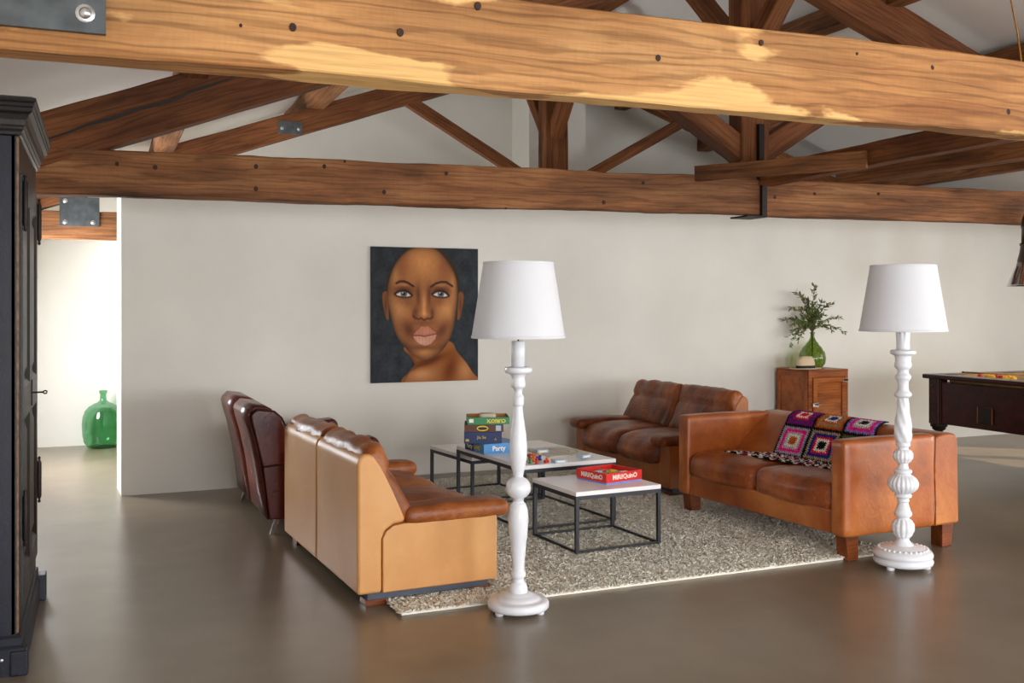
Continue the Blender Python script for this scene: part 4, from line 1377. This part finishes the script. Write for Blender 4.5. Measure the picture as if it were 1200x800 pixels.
br = thing('olive_branches', 'bunch of leafy green olive branches standing in the green vase', 'branches', (vx, vy, chh))
random.seed(21)
tips = [(-.30, .05, .50), (-.24, -.05, .62), (-.17, .0, .78), (-.10, .05, .74), (.02, .0, .84), (.10, -.03, .68), (.20, .0, .66), (.30, .02, .52), (.33, -.04, .36), (-.27, -.06, .32), (-.16, .04, .36), (.22, .06, .38), (-.06, -.08, .60), (.06, .08, .60), (-.2, .02, .5), (.0, -.05, .66), (-.1, -.02, .52), (.13, .04, .54), (-.25, -.05, .24), (-.17, -.08, .27), (-.21, .0, .44), (-.05, .02, .70), (.04, -.06, .56), (-.13, -.06, .62)]
cR, sR = math.cos(YAW), math.sin(YAW)
for k, (a, dpt, hz) in enumerate(tips):
    p3 = Vector((a * cR + dpt * sR, -a * sR + dpt * cR, hz))
    p0 = Vector((0, 0, .12)); p1 = Vector((.006 * math.cos(k), .006 * math.sin(k), .37))
    ph = Vector((p3.x * .35, p3.y * .35, .37 + (max(hz, .5) - .37) * .75 + .05))
    pts_ = [p0, p1] + [((1 - t) ** 2) * p1 + 2 * t * (1 - t) * ph + t * t * p3 for t in [.15, .3, .45, .6, .75, .9, 1.0]]
    b_ = MB().tube(pts_, [.003] * 4 + [.0022] * 3 + [.0014] * 2, 6).build('branch', M['stem'], br)
    lm = MB()
    for j in range(44):
        t = .14 + .86 * (j + random.random()) / 44
        c = ((1 - t) ** 2) * p1 + 2 * t * (1 - t) * ph + t * t * p3
        tang = (2 * (1 - t) * (ph - p1) + 2 * t * (p3 - ph)).normalized()
        dirv = (tang * .8 + Vector((random.uniform(-1, 1), random.uniform(-1, 1), random.uniform(-.8, .7)))).normalized()
        sd_ = dirv.cross(Vector((random.uniform(-1, 1), random.uniform(-1, 1), 1))).normalized()
        nn = dirv.cross(sd_)
        l_, w_ = random.uniform(.038, .064), random.uniform(.0075, .011)
        lm.add([c, c + dirv * l_ * .45 + sd_ * w_ + nn * .003, c + dirv * l_, c + dirv * l_ * .45 - sd_ * w_ + nn * .003, c + dirv * l_ * .45], [(0, 1, 4), (1, 2, 4), (2, 3, 4), (3, 0, 4)])
    tag(lm.build('leaves', M['leaf'], b_), None, kind='stuff')

hx, hz_ = on_face(944, 432, cy0 + .09)
hat = thing('straw_hat', 'cream straw hat with black ribbon in front of the green vase', 'hat', (hx, cy0 + .09, chh))
hat.scale = (1.2, .95, 1.25)
m = MB()
n_ = 40
V, Fc = [], []
rings = [(.150, .118, .010), (.148, .116, .006), (.10, .078, .004), (.086, .066, .008)]
for a_, b__, z_ in rings + [(a_, b__, z_ + .004) for a_, b__, z_ in reversed(rings)]:
    V += [(a_ * math.cos(2 * PI * i / n_), b__ * math.sin(2 * PI * i / n_), z_) for i in range(n_)]
for k in range(7): Fc += [(k * n_ + i, k * n_ + (i + 1) % n_, (k + 1) * n_ + (i + 1) % n_, (k + 1) * n_ + i) for i in range(n_)]
m.add(V, Fc).build('brim', M['straw'], hat, smooth=True)
V, Fc = [], []
cr = [(.088, .068, .006), (.088, .068, .03), (.086, .066, .055), (.078, .058, .085), (.062, .044, .104), (.03, .02, .108)]
for a_, b__, z_ in cr:
    V += [(a_ * math.cos(2 * PI * i / n_), b__ * math.sin(2 * PI * i / n_), z_ - (.018 * max(0, 1 - abs(math.sin(2 * PI * i / n_)) * 2) if z_ > .1 else 0)) for i in range(n_)]
for k in range(5): Fc += [(k * n_ + i, k * n_ + (i + 1) % n_, (k + 1) * n_ + (i + 1) % n_, (k + 1) * n_ + i) for i in range(n_)]
Fc.append(tuple(5 * n_ + i for i in range(n_)))
MB().add(V, Fc).build('crown', M['straw'], hat, smooth=True)
V, Fc = [], []
for a_, b__, z_ in ((.0895, .0695, .009), (.0905, .0705, .010), (.0905, .0705, .032), (.0885, .0685, .033)):
    V += [(a_ * math.cos(2 * PI * i / n_), b__ * math.sin(2 * PI * i / n_), z_) for i in range(n_)]
for k in range(3): Fc += [(k * n_ + i, k * n_ + (i + 1) % n_, (k + 1) * n_ + (i + 1) % n_, (k + 1) * n_ + i) for i in range(n_)]
MB().add(V, Fc).build('ribbon', M['band'], hat, smooth=True)

# demijohn in the far room
dprof = [(.0, .0), (.13, .0), (.165, .015), (.195, .07), (.208, .15), (.212, .25), (.205, .32), (.185, .385), (.150, .43), (.10, .462), (.055, .482), (.034, .505), (.030, .56), (.032, .575), (.040, .578), (.040, .605), (.030, .608)]
q = px(121, 523, 0)
bottle('demijohn', M['green_glass'], 'large green glass demijohn standing on the floor by the far white wall', 'bottle', (q.x, min(q.y, YF - .23), 0), smooth_prof(dprof, 3), 48)

# wall lamp whose glow shows on the far wall
wl = thing('wall_lamp', 'small white wall lamp on the far wall beside the green demijohn', 'wall lamp', (.27, YF - .001, 2.0))
MB().box(-.05, .05, -.10, -.09, -.07, .07).box(-.05, -.04, -.09, 0, -.07, -.046).box(.04, .05, -.09, 0, -.07, -.046).box(-.04, .04, -.012, 0, -.07, .07).build('lamp_body', M['white_paint'], wl)
li = bpy.data.lights.new('wall_lamp_bulb', 'POINT')
li.energy, li.shadow_soft_size, li.color = 11, .02, (1.0, .85, .65)
lo_ = bpy.data.objects.new('wall_lamp_bulb', li)
C.objects.link(lo_)
lo_.parent = wl
lo_.location = (0, -.05, 0)


# ------------------------------------------------------------------ pool table and pendant
px0, py1, pw, plen, ph_ = 7.16, 7.36, 1.42, 2.35, .87
pt_ = thing('pool_table', 'dark mahogany pool table with coin slot and carved corner panel', 'pool table', (px0, py1 - plen, 0), 0)
MH = M['mahogany']
MB().box(.03, pw - .03, .03, plen - .03, .415, .80).build('body', MH, pt_, bev=.006)
for x_ in (0, pw - .14):
    for y_ in (.0, plen - .14):
        cp = box('corner_panel', MH, pt_, x_ + .012, x_ + .128, y_ + .012, y_ + .128, .41, .83, .006)
        if x_ == 0:
            for q in range(5): MB().lathe([(0, -.002), (.012, 0), (.012, .004), (.005, .009), (0, .009)], 10).build('carving', MH, cp, smooth=True)
            for q, ch in enumerate([k for k in bpy.data.objects if k.parent == cp]):
                ch.rotation_euler = (0, -PI / 2, 0)
                ch.location = (.012, y_ + .07 + .014 * math.sin(q * 2), .50 + .065 * q)
for x_ in (.03, pw - .12):
    for y_ in (.03, plen - .12):
        c_ = (x_ + .045, y_ + .045)
        MB().lathe([(.045, 0), (.05, .01), (.05, .03), (.035, .05), (.05, .12), (.055, .22), (.04, .32), (.032, .34), (.06, .36), (.06, .378), (.075, .385), (.075, .415)], 24, c_).build('leg', M['iron'], pt_, smooth=True)
rm = MB()
fr_ = .15
rm.box(-.03, fr_, -.03, plen + .03, .83, ph_).box(pw - fr_, pw + .03, -.03, plen + .03, .83, ph_).box(fr_, pw - fr_, -.03, fr_, .83, ph_).box(fr_, pw - fr_, plen - fr_, plen + .03, .83, ph_)
rm.build('top_rail', MH, pt_, bev=.012)
box('bed_cloth', M['cloth'], pt_, fr_ - .01, pw - fr_ + .01, fr_ - .01, plen - fr_ + .01, .80, .835)
for (a, b, c, d) in ((fr_, fr_ + .04, .2, plen / 2 - .05), (fr_, fr_ + .04, plen / 2 + .05, plen - .2), (pw - fr_ - .04, pw - fr_, .2, plen / 2 - .05), (pw - fr_ - .04, pw - fr_, plen / 2 + .05, plen - .2), (.2, pw - .2, fr_, fr_ + .04), (.2, pw - .2, plen - fr_ - .04, plen - fr_)):
    box('cushion', M['cloth'], pt_, a, b, c, d, .835, ph_ - .003, .004)
for x_ in (fr_, pw - fr_):
    for y_ in (fr_, plen / 2, plen - fr_):
        MB().lathe([(.055, .834), (.055, ph_ + .002), (.03, ph_ + .002)], 20, (x_, y_)).build('pocket', M['piping'], pt_)
sl_ = MB().box(.018, .031, plen - .74, plen - .58, .47, .615).build('coin_slot', MH, pt_, bev=.003)
box('slot_opening', M['piping'], sl_, .0165, .019, plen - .725, plen - .595, .485, .60)
for y_ in (plen - .742, plen - .582): box('slot_trim', M['brass'], sl_, .013, .018, y_, y_ + .005, .47, .615)
for y_ in (plen - .15,): box('panel_trim', MH, pt_, .02, .031, y_, y_ + .012, .42, .82)
proto = MB()
proto = None
for k, (x_, y_, c) in enumerate(((7.42, 6.98, 'red'), (7.44, 6.91, 'yellow'), (7.42, 6.84, 'yellow'), (7.45, 6.78, 'red'), (7.43, 6.71, 'yellow'), (7.45, 6.64, 'yellow'), (7.50, 6.87, 'red'), (7.51, 6.74, 'yellow'))):
    bm = bmesh.new()
    bmesh.ops.create_uvsphere(bm, u_segments=20, v_segments=12, radius=.026)
    me = bpy.data.meshes.new('ball')
    bm.to_mesh(me); bm.free()
    for p_ in me.polygons: p_.use_smooth = True
    o = link('pool_ball', me, M['ball_' + c])
    o.location = (x_, y_, .8356 + .026)
    tag(o, 'glossy %s pool ball in the row on the pool table' % c, 'ball', 'balls on the pool table')
cue = thing('pool_cue', 'pale wooden pool cue with dark tip resting on the pool table rail', 'cue', (0, 0, 0))
MB().tube([(7.62, 7.36, ph_ + .006), (8.02, 5.95, ph_ + .014)], [.006, .013], 12).build('shaft', M['pale_wood'], cue, smooth=True)
MB().tube([(8.02, 5.95, ph_ + .014), (8.06, 5.81, ph_ + .015)], .0145, 12).build('butt', M['piping'], cue, smooth=True)
MB().tube([(7.615, 7.378, ph_ + .006), (7.62, 7.36, ph_ + .006)], .006, 10).build('tip', M['iron'], cue, smooth=True)
ck = box('chalk_cube', M['piping'], None, 7.20, 7.225, 6.265, 6.29, ph_, ph_ + .024, .002)
tag(ck, 'small dark chalk cube on the pool table rail', 'chalk')

pe = thing('pendant_lamp', 'chrome bell pendant lamp with dark neck hanging over the pool table', 'pendant lamp', (7.78, 6.74, 1.685))
outp = [(.205, 0), (.200, .012), (.185, .05), (.160, .11), (.135, .17), (.115, .22)]
MB().lathe(outp + [(r - .004, z) for r, z in reversed(outp)] + [(.205, 0)], 48).build('bell', M['chrome'], pe, smooth=True)
MB().lathe([(.116, .215), (.118, .23), (.100, .30), (.092, .36), (.098, .365), (.098, .385), (.085, .39), (.082, .52), (.088, .525), (.088, .54), (.08, .60), (.06, .66), (.02, .70), (0, .70)], 40).build('neck', M['lampbrown'], pe, smooth=True)
MB().lathe([(0, .02), (.03, .03), (.045, .06), (.035, .10), (.018, .13), (.018, .2), (0, .2)], 20).build('bulb', M['ink_white'], pe, smooth=True)
MB().tube([(0, 0, .69), (-.10, -.07, 1.0), (-.30, -.22, 1.35), (-.55, -.40, 1.72), (-.85, -.60, 2.05), (-1.06, -.72, 2.28), (-1.2, -.80, 2.50)], .007, 8).build('cable', M['brass'], pe, smooth=True)
pl_ = bpy.data.lights.new('pendant_bulb', 'SPOT')
pl_.energy, pl_.color, pl_.shadow_soft_size, pl_.spot_size, pl_.spot_blend = 60, (1.0, .74, .42), .05, math.radians(120), .6
po = bpy.data.objects.new('pendant_bulb', pl_)
C.objects.link(po)
po.parent = pe
po.location = (0, 0, .01)
